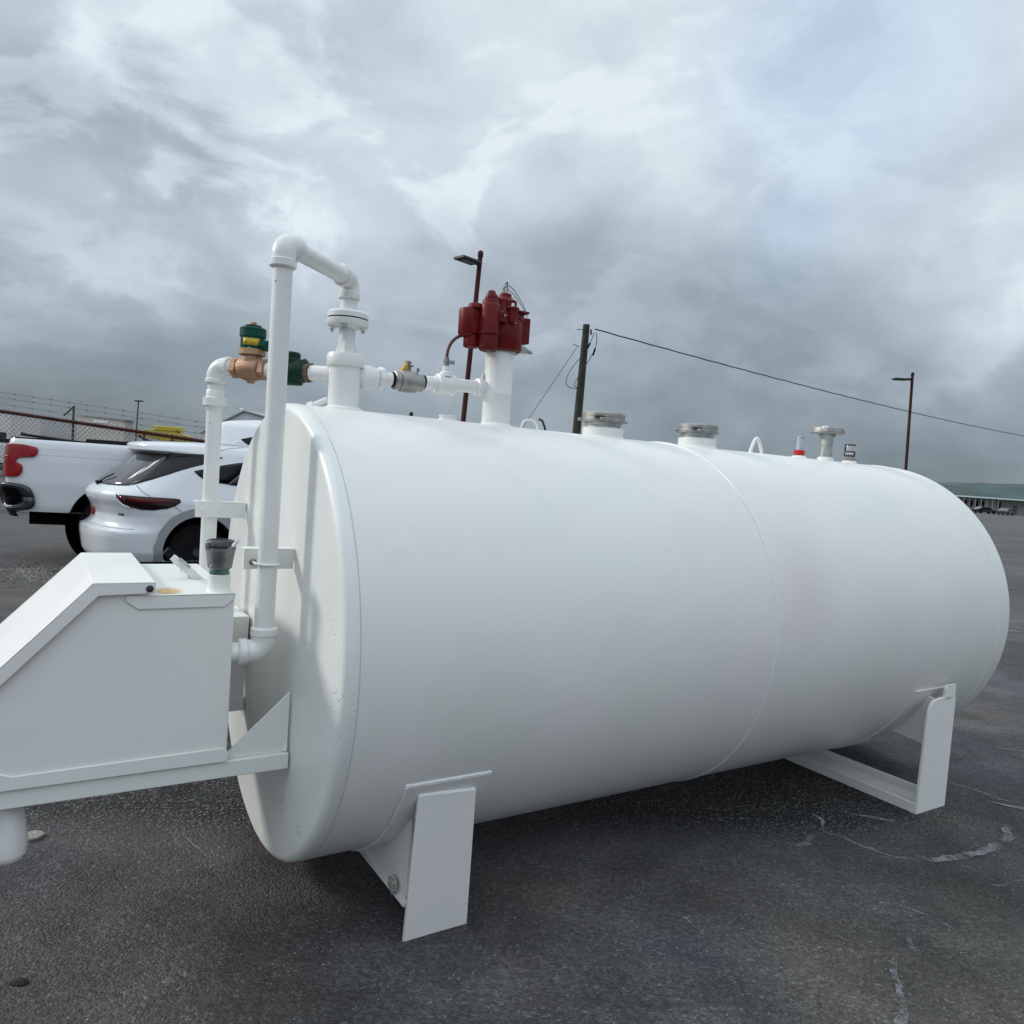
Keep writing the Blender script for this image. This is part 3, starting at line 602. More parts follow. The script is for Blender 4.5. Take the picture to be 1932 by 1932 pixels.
qq = B(); qq.cyl(P(.838, TN + .078, 2.272), P(.838, TN + .078, 2.288), .007, .006, 8); qq.build('bleed_screw', PIPEP, pump)
qq = B(); qq.lathe([(.060, 2.094), (.068, 2.096), (.068, 2.1)], P(TS + .005, TN, 0)); qq.build('gasket_ring', ALU, pump)
qq = B(); qq.cyl(P(.895, TN + .03, 2.122), P(.942, TN + .03, 2.117), .017, .015, 10); qq.cyl(P(.942, TN + .03, 2.117), P(.972, TN + .03, 2.112), .011, .008, 8); qq.build('drain_fitting', ALU, pump)
qq = B()
for dx in (-.004, .006):
    qq.tube([P(.845 + dx, TN, 2.335), P(.843 + dx * 1.3, TN, 2.36), P(.845 + dx, TN, 2.380), P(.847 + dx * .5, TN + .004, 2.388)], .0032, 8)
qq.tube([P(.842 + .012 * math.cos(a), TN, 2.352 + .016 * math.sin(a)) for a in [2 * math.pi * i / 14 for i in range(14)]], .0022, 6, closed=True); qq.build('lifting_shackle', STEEL, pump)
qq = B()
qq.tube([P(.852, TN, 2.375), P(.870, TN, 2.372), P(.892, TN, 2.356), P(.912, TN, 2.334), P(.935, TN, 2.308), P(.952, TN, 2.282), P(.958, TN, 2.262)], .0016, 6)
qq.tube([P(.850, TN, 2.362), P(.872, TN, 2.352), P(.896, TN, 2.336), P(.920, TN, 2.312), P(.944, TN, 2.286)], .0014, 6)
qq.tube([P(.862, TN, 2.322), P(.880, TN, 2.326), P(.894, TN, 2.336)], .0012, 6); qq.build('seal_wire', WIRE, pump)

# small fittings along the crown -----------------------------------------
lathe_part('bung', [(.042, 1.785), (.038, 1.806), (.033, 1.808), (.033, 1.816), (.036, 1.817), (.036, 1.821), (.0, 1.822)], P(.635, -.02, 0), PIPEP)
qq = B(); qq.lathe([(.008, 1.79), (.008, 1.812), (.004, 1.818), (0, 1.82)], P(.475, -.02, 0), seg=8); qq.build('plug_screw', BLACK, T)
def lug(s, n, w_, h, th, z0=1.792):
    bb = B(); pts = []
    for i in range(15):
        a = math.pi * i / 14; c = math.cos(a); pts.append(P(s + w_ / 2 * (abs(c) ** .8) * (1 if c > 0 else -1), n, z0 + h * math.sin(a) ** .75))
    bb.tube(pts, th, 10); return bb.build('lifting_lug', PIPEP, T)
lug(1.040, -.03, .085, .055, .0045, 1.787)
bb = B(); z_ = 1.788; bb.tube([P(2.412, 0, z_), P(2.416, 0, z_ + .03), P(2.432, 0, z_ + .065), P(2.444, 0, z_ + .084), P(2.456, 0, z_ + .090), P(2.468, 0, z_ + .084), P(2.482, 0, z_ + .062), P(2.498, 0, z_ + .028), P(2.502, 0, z_)], .0095, 10); bb.build('lifting_lug', PIPEP, T)
qq = B(); qq.box(P(2.455, 0, 1.795), (.095, .016, .012)); qq.build('lug_base', PIPEP, T)
def hatch(s, n, z0=1.786):
    t_ = lathe_part('hatch_neck', [(.103, z0), (.097, z0 + .012), (.0925, z0 + .018), (.0925, z0 + .054), (.088, z0 + .0545)], P(s, n, 0), PIPEP)
    lathe_part('threaded_collar', [(.078, 0), (.078, .010), (.082, .012), (.084, .024)], P(s, n, z0 + .0545), GALV, parent=t_)
    cp = lathe_part('hatch_cap', [(.085, .078), (.101, .080), (.1015, .089), (.096, .091), (.095, .101), (.097, .102), (.0965, .116), (.090, .124), (.06, .127), (.0, .128)], P(s, n, z0), ALU, parent=t_)
    for a in (.2, 2.3, 3.7, 5.2):
        q_ = B(); c = P(s + .106 * math.cos(a), n + .106 * math.sin(a), z0 + .0895); q_.box(c, (.024, .022, .012), Matrix.Rotation(-a, 3, 'Z'))
        q_.build('cap_ear', ALU, t_, bevel=.003)
    vv_ = Matrix.Rotation(-YAW, 3, 'Z') @ V((-.2, -.98, 0)); qb = B(); qb.box(P(s, n, z0 + .098) + vv_ * .094, (.07, .016, .014), Matrix.Rotation(.35 - YAW, 3, 'Z')); qb.build('cap_clamp', DARKST, t_, bevel=.003)
hatch(1.405, .02, 1.782); hatch(2.0, .02, 1.784)
# red and clear float gauge
g1 = lathe_part('sight_gauge', [(.048, 1.790), (.040, 1.806), (.028, 1.812)], P(2.806, .0, 0), PIPEP)
lathe_part('gauge_collar', [(.026, 1.812), (.026, 1.816), (.029, 1.818), (.029, 1.838), (.024, 1.842)], P(2.806, 0, 0), REDPL, parent=g1)
lathe_part('gauge_vial', [(.0175, 1.838), (.0172, 1.915), (.012, 1.919), (0, 1.92)], P(2.806, 0, 0), CLEAR, parent=g1)
lathe_part('gauge_float', [(.009, 1.84), (.009, 1.885), (0, 1.89)], P(2.806, 0, 0), LETTER, seg=16, parent=g1)
lathe_part('gauge_tip', [(.0185, 1.905), (.0185, 1.917), (.0, 1.921)], P(2.806, 0, 0), GALV, seg=16, parent=g1)
# mushroom vent
g2 = lathe_part('vent_pipe', [(.044, 1.793), (.040, 1.813), (.036, 1.818), (.034, 1.820), (.0335, 1.932)], P(3.038, .0, 0), GALV)
lathe_part('nozzle', [(.050, 1.788), (.043, 1.812), (.037, 1.819), (.035, 1.8195)], P(3.038, 0, 0), PIPEP, parent=g2)
lathe_part('hex_nut', [(.040, 1.930), (.044, 1.933), (.044, 1.953), (.036, 1.957)], P(3.038, 0, 0), GALV, seg=6, parent=g2, angle=20)
lathe_part('vent_cap', [(.030, 1.951), (.086, 1.951), (.0905, 1.954), (.0905, 1.966), (.086, 1.982), (.072, 1.991), (.03, 1.993), (0, 1.993)], P(3.038, 0, 0), ALU, parent=g2)
vv_ = (Matrix.Rotation(-YAW, 3, 'Z') @ V((-.52, -.85, 0))).normalized(); qq = B(); qq.box(P(3.038, 0, 1.974) + vv_ * .078, (.036, .034, .030), Matrix.Rotation(math.atan2(vv_.y, vv_.x), 3, 'Z')); qq.build('cap_boss', mat('worn_bright_alu', (.6, .6, .58), .4, .7), g2, bevel=.008)
# clock gauge with navy label
g3 = lathe_part('tank_gauge', [(.046, 1.793), (.040, 1.808), (.036, 1.812)], P(3.259, 0, 0), PIPEP)
lathe_part('gauge_base', [(.036, 1.810), (.037, 1.812), (.037, 1.832), (.033, 1.836)], P(3.259, 0, 0), ALU, seg=8, parent=g3, angle=20)
lathe_part('gauge_dome', [(.030, 1.835), (.030, 1.902), (.027, 1.908), (0, 1.909)], P(3.259, 0, 0), mat('smoky_clear_plastic', (.55, .53, .52), .15, trans=.35), parent=g3)
vd = (Matrix.Rotation(-YAW, 3, 'Z') @ V((-.46, -.89, 0))).normalized()
def wrap(a0, a1, z0, z1, r, name, m, th=.0008):
    bb = B(); rows = []
    for i in range(11):
        a = a0 + (a1 - a0) * i / 10; d = Matrix.Rotation(a, 3, 'Z') @ vd; rows.append([P(3.259, 0, z0) + d * r, P(3.259, 0, z1) + d * r])
    bb.grid(rows); return bb.build(name, m, g3, solid=th)
wrap(-1.5, 1.35, 1.836, 1.868, .0306, 'label_band', DECAL); wrap(-1.5, -.75, 1.868, 1.904, .0306, 'label_side', DECAL); wrap(-1.5, 1.5, 1.901, 1.908, .0306, 'label_top', DECAL)
tx = bpy.data.curves.new('gauge_lettering', 'FONT'); tx.body = 'EMM'; tx.size = .021; tx.align_x = 'CENTER'; tx.extrude = .0004; tx.offset = .0006
to = bpy.data.objects.new('gauge_lettering', tx); col.objects.link(to); to.parent = g3; tx.materials.append(LETTER)
tmesh = bpy.data.meshes.new_from_object(to); bpy.data.objects.remove(to); to = bpy.data.objects.new('gauge_lettering', tmesh); col.objects.link(to); to.parent = g3
to.location = P(3.259, 0, 1.845) + vd * .0326; to.rotation_euler = (math.pi / 2, 0, math.atan2(vd.y, vd.x) + math.pi / 2)

# pipe brackets --------------------------------------------------------
def bracket(s0, s1, n, z0, z1, flange):
    q = B(); q.bx(P(s0, n, z0), P(s1, n + .006, z1)); q.bx(P(s0, n + .006, z1), P(s1, n - .05 * flange, z1 + .006)); return q.build('pipe_bracket', PAINT, T, bevel=.0015)
br = bracket(-.206, -.050, .290, 1.245, 1.305, 1)
q = B(); zz = 1.268; pts = [P(MS - .0345, .285, zz), P(MS - .0345, MN, zz)] + [P(MS - .0345 * math.cos(a), MN + .0345 * math.sin(a), zz) for a in [math.pi * i / 12 for i in range(13)]] + [P(MS + .0345, .285, zz)]
q.tube(pts, .0042, 10); q.build('u_bolt', PIPEP, br)
q = B(); q.lathe([(.011, 0), (.011, .0015), (.008, .004), (.005, .006)], P(MS - .0345, .296, zz), (0, -1, 0), 16); q.build('u_bolt_nut', STEEL, br)
br2 = bracket(-.240, -.050, -.415, 1.350, 1.408, 1)
for s_ in (-.215, -.150):
    q = B(); q.lathe([(.006, 0), (.0055, .012), (0, .014)], P(s_, -.409, 1.378), (0, -1, 0), 10); q.build('u_bolt_end', PIPEP, br2)

# spill cabinet --------------------------------------------------------
CN0, CN1 = .370, -.290
prof = [(-.245, .665), (-.245, 1.176), (-.480, 1.176), (-.480, 1.200), (-.622, 1.200), (-1.06, .735), (-1.06, .665)]
q = B(); q.prism([P(s, CN0, z) for s, z in prof], P(0, CN1 - CN0, 0)); cab = q.build('spill_cabinet', PAINT, T, bevel=.003)
# deck with folded lip
q = B(); q.bx(P(-.243, CN0 + .006, 1.177), P(-.500, CN1, 1.183))
lip = [P(-.243, CN0 + .001, 1.183), P(-.540, CN0 + .001, 1.183), P(-.545, CN0 + .001, 1.168), P(-.510, CN0 + .001, 1.142), P(-.275, CN0 + .001, 1.142), P(-.243, CN0 + .001, 1.168)]
q.prism(lip, P(0, .005, 0)); q.build('deck_plate', PAINT, cab, bevel=.002)
# lid
def off(pts, d):
    return [(s, z - d) for s, z in pts]
lid_top = [(-.468, 1.222), (-.628, 1.222), (-1.075, .748)]
q = B(); th = .005; pl = [P(s, CN0 + .018, z) for s, z in lid_top] + [P(-1.070, CN0 + .018, .742), P(-.626, CN0 + .018, 1.217), P(-.468, CN0 + .018, 1.217)]
q.prism(pl, P(0, CN1 - CN0 - .036, 0))
for nn in (CN0 + .018, CN1 - .018 + .005):
    pl = [P(-.468, nn, 1.222), P(-.628, nn, 1.222), P(-1.075, nn, .748), P(-1.055, nn, .715), P(-.612, nn, 1.186), P(-.468, nn, 1.190)]
    q.prism(pl, P(0, -.004, 0))
q.build('cabinet_lid', PAINT, cab, bevel=.004)
q = B(); q.lathe([(.010, 0), (.010, .004), (.006, .005), (.006, .009), (0, .010)], P(-.484, CN0 + .018, 1.204), (0, -1, 0), 12); q.build('hinge_bolt', DARKST, cab)
# lower lip
lp2 = [P(-.243, CN0 + .001, .690), P(-.262, CN0 + .001, .706), P(-.80, CN0 + .001, .700), P(-.83, CN0 + .001, .712), P(-1.07, CN0 + .001, .712), P(-1.07, CN0 + .001, .660), P(-.243, CN0 + .001, .660)]
q = B(); q.prism(lp2, P(0, .007, 0)); q.build('lower_lip', PAINT, cab, bevel=.003)
# rust-tinted stain
ST = bpy.data.materials.new('rust_stain'); ST.use_nodes = True; t_ = ST.node_tree; bb_ = t_.nodes['Principled BSDF']; bb_.inputs['Base Color'].default_value = (.72, .46, .18, 1); bb_.inputs['Roughness'].default_value = .5
tcn = t_.nodes.new('ShaderNodeTexCoord'); mpn = t_.nodes.new('ShaderNodeMapping'); mpn.inputs['Location'].default_value = (.425 * 22, .318 * 12, -1.184 * 10); mpn.inputs['Scale'].default_value = (22, 12, 10)
gd = t_.nodes.new('ShaderNodeTexGradient'); gd.gradient_type = 'SPHERICAL'; t_.links.new(tcn.outputs['Object'], mpn.inputs[0]); t_.links.new(mpn.outputs[0], gd.inputs[0])
nz_ = t_.nodes.new('ShaderNodeTexNoise'); nz_.inputs['Scale'].default_value = 30; t_.links.new(tcn.outputs['Object'], nz_.inputs['Vector'])
mm = t_.nodes.new('ShaderNodeMath'); mm.operation = 'MULTIPLY'; t_.links.new(gd.outputs['Fac'], mm.inputs[0]); t_.links.new(nz_.outputs['Fac'], mm.inputs[1])
m2 = t_.nodes.new('ShaderNodeMath'); m2.operation = 'MULTIPLY'; m2.use_clamp = True; t_.links.new(mm.outputs[0], m2.inputs[0]); m2.inputs[1].default_value = 2.2; t_.links.new(m2.outputs[0], bb_.inputs['Alpha'])
q = B(); q.grid([[P(-.475, .365, 1.1838), P(-.37, .365, 1.1838)], [P(-.475, .23, 1.1838), P(-.37, .23, 1.1838)]]); q.build('rust_stain', ST, cab, smooth=False)
# latch bar
q = B(); d0, d1 = P(-.302, .09, 1.183), P(-.372, .10, 1.243); ux = (d1 - d0).normalized()
q.prism([d0 + V((.017, 0, 0)), d0 - V((.019, 0, 0)), d1 - V((.012, 0, .004)), d1 + V((.016, 0, .008))], P(0, -.03, 0)); hb = q.build('latch_arm', PAINT, cab, bevel=.002)
q = B(); q.box(d1 + V((-.004, .012, .006)), (.034, .034, .022), Matrix.Rotation(.7, 3, 'Y')); q.build('latch_block', PAINT, hb, bevel=.003)
q = B(); q.box(d1 + V((-.024, .012, .026)), (.028, .03, .026), Matrix.Rotation(.7, 3, 'Y')); q.build('rubber_stop', BLACK, hb, bevel=.002)
q = B(); q.cyl(d1 + V((.006, -.006, .010)), d1 + V((.038, -.008, -.018)), .0055, seg=12); q.build('latch_pin', GALV, hb)
q = B(); q.tube([P(-.33, -.10 + .03 * i, 1.187 + .010 * math.sin(math.pi * i / 6)) for i in range(7)], .002, 8); q.build('wire_loop', STEEL, cab)
# fill pipe with cam cap
FS, FN = -.283, .322
fp = lathe_part('fill_pipe', [(.040, 1.180), (.036, 1.188), (.0335, 1.192), (.0335, 1.233), (.031, 1.2345)], P(FS, FN, 0), PAINT)
lathe_part('thread_ring', [(.0295, 1.233), (.0295, 1.243), (.0275, 1.244), (.0275, 1.252)], P(FS, FN, 0), mat('green_tinted_galvanised', (.12, .2, .19), .4, .6, var=.4, vscale=60), parent=fp)
lathe_part('cam_adaptor', [(.030, 1.251), (.035, 1.255), (.038, 1.275), (.0415, 1.300), (.0425, 1.308), (.0445, 1.310), (.0445, 1.317), (.041, 1.319)], P(FS, FN, 0), STEEL, parent=fp)
q = B(); q.lathe([(.042, 1.319), (.0455, 1.322), (.0455, 1.327), (.040, 1.339), (.034, 1.341), (.032, 1.334), (0, 1.333)], P(FS, FN, 0)); q.build('cam_cap', DARKST, fp)
q = B(); q.tube([P(FS + .012, FN + .036, 1.322), P(FS + .028, FN + .030, 1.326), P(FS + .045, FN + .02, 1.337), P(FS + .056, FN + .01, 1.344)], [.007, .0075, .006, .003], 10); q.build('cam_lever', CHROME, fp)
q = B(); q.box(P(FS - .041, FN + .012, 1.323), (.010, .022, .024)); q.build('cam_ear', STEEL, fp, bevel=.003)
q = B(); q.lathe([(.0035, 0), (.0035, .004), (0, .006)], P(FS - .030, FN + .026, 1.262), (-.6, -.8, 0), 10); q.build('rivet', CHROME, fp)
# support rails, gussets and shelf
for nn, lab in ((.345, 1), (-.285, 0)):
    q = B(); q.bx(P(-.052, nn - .022, .606), P(-1.05, nn + .022, .657)); rl = q.build('support_rail', PAINT, T, bevel=.003)
    q = B(); q.prism([P(-.054, nn - .004, .658), P(-.054, nn - .004, .850), P(-.245, nn - .004, .672), P(-.245, nn - .004, .658)], P(0, .008, 0)); q.build('gusset', PAINT, rl)
    if lab:
        q = B(); q.tube([P(-.058 - .0015 * math.sin(i), nn + .006, .660 + i * .004) for i in range(5)], .005, 6); q.box(P(-.062, nn, .666), (.016, .016, .012)); q.build('weld_blob', WELD, rl)
q = B(); q.bx(P(-.055, -.235, .845), P(-.60, -.47, .985)); q.build('shelf_box', PAINT, T, bevel=.003)
# drain tube under the cabinet
q = B(); q.tube([P(-.93, .20, .655), P(-.90, .22, .625), P(-.85, .25, .585), P(-.812, .27, .54), P(-.805, .28, .48), P(-.805, .28, .445)], [.042, .045, .048, .0485, .048, .045], 28)
q.lathe([(.045, 0), (.042, .010), (.034, .020), (.018, .027), (0, .029)], P(-.805, .28, .446), (0, 0, -1), 28); q.build('drain_tube', PIPEP, T, angle=60)
q = B(); q.lathe([(.075, 0), (.075, .012), (.055, .03), (.046, .034)], P(-.90, .24, .656), (0.2, 0, -1), 24); q.build('drain_boss', PAINT, T)

# ================================================================== vehicles
def interp(tab, z):
    if z <= tab[0][0]: return tab[0][1]
    for (a, u), (b_, v_) in zip(tab, tab[1:]):
        if z <= b_: return u + (v_ - u) * (z - a) / (b_ - a)
    return tab[-1][1]
class Body:
    """lofted car shell: plan outline at every height"""
    def __init__(s, xr, xf, w_, rr, rf, p=2.6): s.xr, s.xf, s.w, s.rr, s.rf, s.p = xr, xf, w_, rr, rf, p
    def pt(s, q, z, off=0):
        """q in 0..1 rear centre to rear corner end, above 1 along the side (metres); negative q mirrors"""
        sg = -1 if q >= 0 else 1; q = abs(q); w_ = interp(s.w, z); xr = interp(s.xr, z); rr = s.rr
        if q <= 1:
            a = q * math.pi / 2; e_ = 2 / s.p; x = xr + rr - (rr + off) * math.cos(a) ** e_; y = (w_ + off) * math.sin(a) ** e_
        else: x = xr + rr + (q - 1); y = w_ + off
        return V((x, sg * y, z))
    def qx(s, x, z): return 1 + x - interp(s.xr, z) - s.rr
    def ring(s, z, n1=18, n2=170, n3=10):
        xr, xf, w_ = interp(s.xr, z), interp(s.xf, z), interp(s.w, z); h = []
        for i in range(n1): h.append(s.pt(i / n1, z))
        x0, x1 = xr + s.rr, xf - s.rf
        for i in range(n2): h.append(V((x0 + (x1 - x0) * i / n2, -w_, z)))
        for i in range(n3 + 1):
            a = math.pi / 2 * i / n3; h.append(V((x1 + s.rf * math.sin(a) ** .8, -w_ * math.cos(a) ** .8, z)))
        return h + [V((p.x, -p.y, p.z)) for p in reversed(h[1:-1])]
    def build(s, name, zs, m, parent, holes=(), **k):
        b = B(); vs = b.grid([s.ring(z) for z in zs], close=True)
        b.bm.faces.new(vs[0]); b.bm.faces.new(vs[-1][::-1])
        if holes:
            dl = [f for f in b.bm.faces if len(f.verts) == 4 and any(math.hypot(f.calc_center_median().x - hx, f.calc_center_median().z - hz) < hr and abs(f.calc_center_median().y) > .5 for hx, hz, hr in holes)]
            bmesh.ops.delete(b.bm, geom=dl, context='FACES')
        return b.build(name, m, parent, **k)
    def patch(s, name, m, parent, cols, k=6, off=.004, solid=.004, **kw):
        """cols: list of (q, zlow, zhigh)"""
        b = B(); b.grid([[s.pt(q, z0 + (z1 - z0) * i / k, off) for i in range(k + 1)] for q, z0, z1 in cols]); return b.build(name, m, parent, solid=solid, **kw)
    def patch_x(s, name, m, parent, cols, **kw): 
        return s.patch(name, m, parent, [(s.qx(x, (a + c) / 2), a, c) for x, a, c in cols], **kw)
def lin(a, b_, n): return [a + (b_ - a) * i / n for i in range(n + 1)]
def make_wheel(parent, x, y, r, sg, w_=.23):
    q = B(); q.lathe([(r * .62, -w_ / 2), (r * .93, -w_ / 2), (r, -w_ / 2 + .04), (r, w_ / 2 - .04), (r * .93, w_ / 2), (r * .62, w_ / 2)], (x, y, r), (0, sg, 0), 40); wl_ = q.build('wheel', BLACK, parent)
    q = B(); q.lathe([(r * .62, w_ / 2 - .03), (r * .64, w_ / 2 + .002), (r * .58, w_ / 2 - .005), (r * .56, 0)], (x, y, r), (0, sg, 0), 40)
    for k in range(5):
        a = k * 2 * math.pi / 5; d = V((math.cos(a), 0, math.sin(a))); q.box(V((x, y + sg * (w_ / 2 - .02), r)) + d * r * .32, (r * .6, .025, .055), Matrix.Rotation(-a, 3, 'Y'))
    q.lathe([(.05, w_ / 2 - .02), (.05, w_ / 2), (0, w_ / 2 + .002)], (x, y, r), (0, sg, 0), 20); q.build('rim', DARKST, wl_); return wl_
def arch(body, parent, x, z, r0_, r1_, m, sg=-1, off=.008, zmin=.2):
    q = B(); rows = []
    for i in range(33):
        a = -.25 + (math.pi + .5) * i / 32; row = []
        for r_ in (r0_, (r0_ + r1_) / 2, r1_):
            zz_ = max(zmin, z + r_ * math.sin(a)); xx_ = x + r_ * math.cos(a); p_ = body.pt(body.qx(xx_, zz_), zz_, off)
            if p_.x > xx_ + .001 or xx_ < interp(body.xr, zz_) + body.rr:    # rounded corner: solve for the wrapped q
                best = min((abs(body.pt(k / 60, zz_, off).x - xx_), k / 60) for k in range(61))[1]; p_ = body.pt(best, zz_, off)
            row.append(V((p_.x, sg * abs(p_.y), zz_)))
        inner = V((row[0].x, row[0].y - sg * .06, row[0].z)); rows.append([inner] + row)
    q.grid(rows); return q.build('arch_cladding', m, parent)

# --- white SUV
def make_suv():
    t = empty('suv', (-4.94, 8.785, 0), .687, 1.0); tag(t, 'white sport utility car with slanted dark rear window, parked just behind the spill cabinet', 'car')
    xr = [(.25, .06), (.30, .03), (.44, .01), (.52, .0), (.58, .005), (.61, .07), (.66, .115), (.75, .135), (.84, .10), (.92, .055), (.98, .045), (1.03, .085), (1.07, .14), (1.46, .60), (1.485, .50), (1.50, .465), (1.555, .46), (1.58, .49), (1.60, .62), (1.615, .85), (1.628, 1.15), (1.636, 1.5)]
    xf = [(.25, 4.40), (.5, 4.52), (.8, 4.48), (.95, 4.30), (1.0, 3.9), (1.05, 3.45), (1.3, 3.0), (1.5, 2.6), (1.6, 2.4), (1.64, 2.2)]
    ww = [(.25, .84), (.35, .90), (.55, .915), (.8, .925), (.92, .92), (1.0, .895), (1.08, .865), (1.3, .785), (1.5, .70), (1.56, .66), (1.60, .60), (1.63, .48), (1.638, .36)]
    bd = Body(xr, xf, ww, .62, .55, 2.7)
    zs = sorted(set([round(z, 3) for z in lin(.25, 1.0, 34) + lin(1.0, 1.46, 16) + [1.47, 1.48, 1.485, 1.5, 1.52, 1.54, 1.56, 1.575, 1.59, 1.60, 1.61, 1.62, 1.628, 1.634, 1.638]]))
    WX, WZ = 1.04, .37
    bd.build('body', zs, CARW, t, holes=[(WX, WZ, .425), (3.72, WZ, .425)], angle=50)
    for x in (WX, 3.72):
        arch(bd, t, x, WZ, .405, .50, CARG)
        q = B(); q.lathe([(.42, 0), (.42, .36)], (x, -.86, WZ + .0), (0, 1, 0), 40); q.bm.faces.ensure_lookup_table()
        for f in [f for f in q.bm.faces if len(f.verts) > 10 and f.calc_center_median().y < -.8]: q.bm.faces.remove(f)
        q.build('wheel_well', VOID, t)
        make_wheel(t, x, -.70, .345, -1); make_wheel(t, x, .76, .345, 1)
    # glass
    k = 14
    bd.patch('rear_window', GLASSR, t, [(q_, 1.075 + .02 * (abs(q_) / .58) ** 3, 1.462) for q_ in lin(-.52, .52, k)], k=10)
    bd.patch('window_surround', BLKPL, t, [(.535, 1.095, 1.465), (.60, 1.12, 1.475), (.70, 1.17, 1.48), (.80, 1.235, 1.483), (.90, 1.31, 1.486), (1.0, 1.39, 1.488), (1.10, 1.462, 1.488)], k=8)
    bd.patch('sticker', PAPER, t, [(.40, 1.15, 1.22), (.43, 1.17, 1.30), (.46, 1.22, 1.37), (.49, 1.30, 1.40)], off=.0085, solid=.0006, k=3)
    bd.patch_x('quarter_window', GLASSD, t, [(1.00, 1.285, 1.292), (1.08, 1.235, 1.33), (1.20, 1.19, 1.375), (1.34, 1.17, 1.41), (1.52, 1.155, 1.44)], k=5)
    bd.patch_x('side_window', GLASSD, t, [(1.53, 1.15, 1.445), (1.8, 1.13, 1.46), (2.2, 1.11, 1.455), (2.355, 1.106, 1.432)], k=5)
    bd.patch_x('side_window', GLASSD, t, [(2.36, 1.105, 1.43), (2.8, 1.095, 1.36), (3.1, 1.09, 1.22)], k=5)
    # lamps
    tl_ = bd.patch('tail_lamp', LAMPD, t, [(.50, .955, .985), (.56, .895, .985), (.64, .855, .985), (.74, .835, .983), (.86, .835, .98), (.98, .858, .977), (1.05, .89, .974), (1.13, .93, .965)], k=6, off=.006)
    bd.patch('lamp_lens', LAMPS, tl_, [(.66, .918, .966), (.76, .910, .966), (.88, .912, .964), (1.0, .925, .958), (1.04, .935, .952)], k=3, off=.0115, solid=.002)
    bd.patch('lamp_lens', LAMPS, tl_, [(.54, .93, .968), (.58, .912, .968), (.61, .905, .968)], k=3, off=.0115, solid=.002)
    q = B(); q.tube([bd.pt(q_, z_, .010) for q_, z_ in zip(lin(.48, .62, 6), (.968, .93, .90, .878, .862, .855, .852))], .007, 8); q.build('chrome_strip', CHROME, tl_)
    # panel gaps
    for pts in ([(1.03, .90), (1.07, .84), (1.13, .78), (1.22, .73)], ):
        q = B(); q.tube([bd.pt(a_, z_, .001) for a_, z_ in pts], .0028, 6); q.build('panel_gap', BLACK, t)
    q = B(); q.tube([bd.pt(a_, z_, .001) for a_, z_ in zip(lin(.60, .88, 6), lin(1.10, .985, 6))], .0028, 6); q.build('panel_gap', BLACK, t)
    q = B(); q.tube([bd.pt(a_, z_, .001) for a_, z_ in zip(lin(1.35, 1.05, 6), (1.600, 1.585, 1.56, 1.535, 1.51, 1.49, 1.485))], .0028, 6); q.build('panel_gap', BLACK, t)
    q = B(); q.tube([bd.pt(q_, .612, .0) for q_ in lin(-.7, .7, 20)], .006, 6); q.build('bumper_seam', CARG, t)
    q = B(); q.tube([V((x_, -.56, 1.628)) for x_ in lin(1.2, 2.6, 10)], .012, 8); q.build('roof_rail', CARW, t)
    bd.patch('number_plate', mat('plate_red', (.4, .03, .03), .4), t, [(-.18, .70, .80), (-.1, .70, .80), (-.02, .70, .80)], off=.01, k=2)
    bd.patch('badge', mat('dark_badge', (.06, .08, .08), .3, .6), t, [(.42, .755, .775), (.46, .755, .775), (.50, .755, .775)], off=.004, solid=.003, k=2)
    q = B(); q.box((.150, .0, 1.085), (.07, .09, .04)); q.tube([(.14, 0, 1.09), (.20, -.12, 1.155), (.25, -.24, 1.20)], .008, 8); q.build('rear_wiper', BLACK, t, bevel=.008)
    q = B(); q.lathe([(.13, 0), (.12, .02), (.02, .09), (0, .095)], (1.75, 0, 1.62), seg=20, squash=(1.0, .28)); q.build('roof_fin', CARW, t)
make_suv()

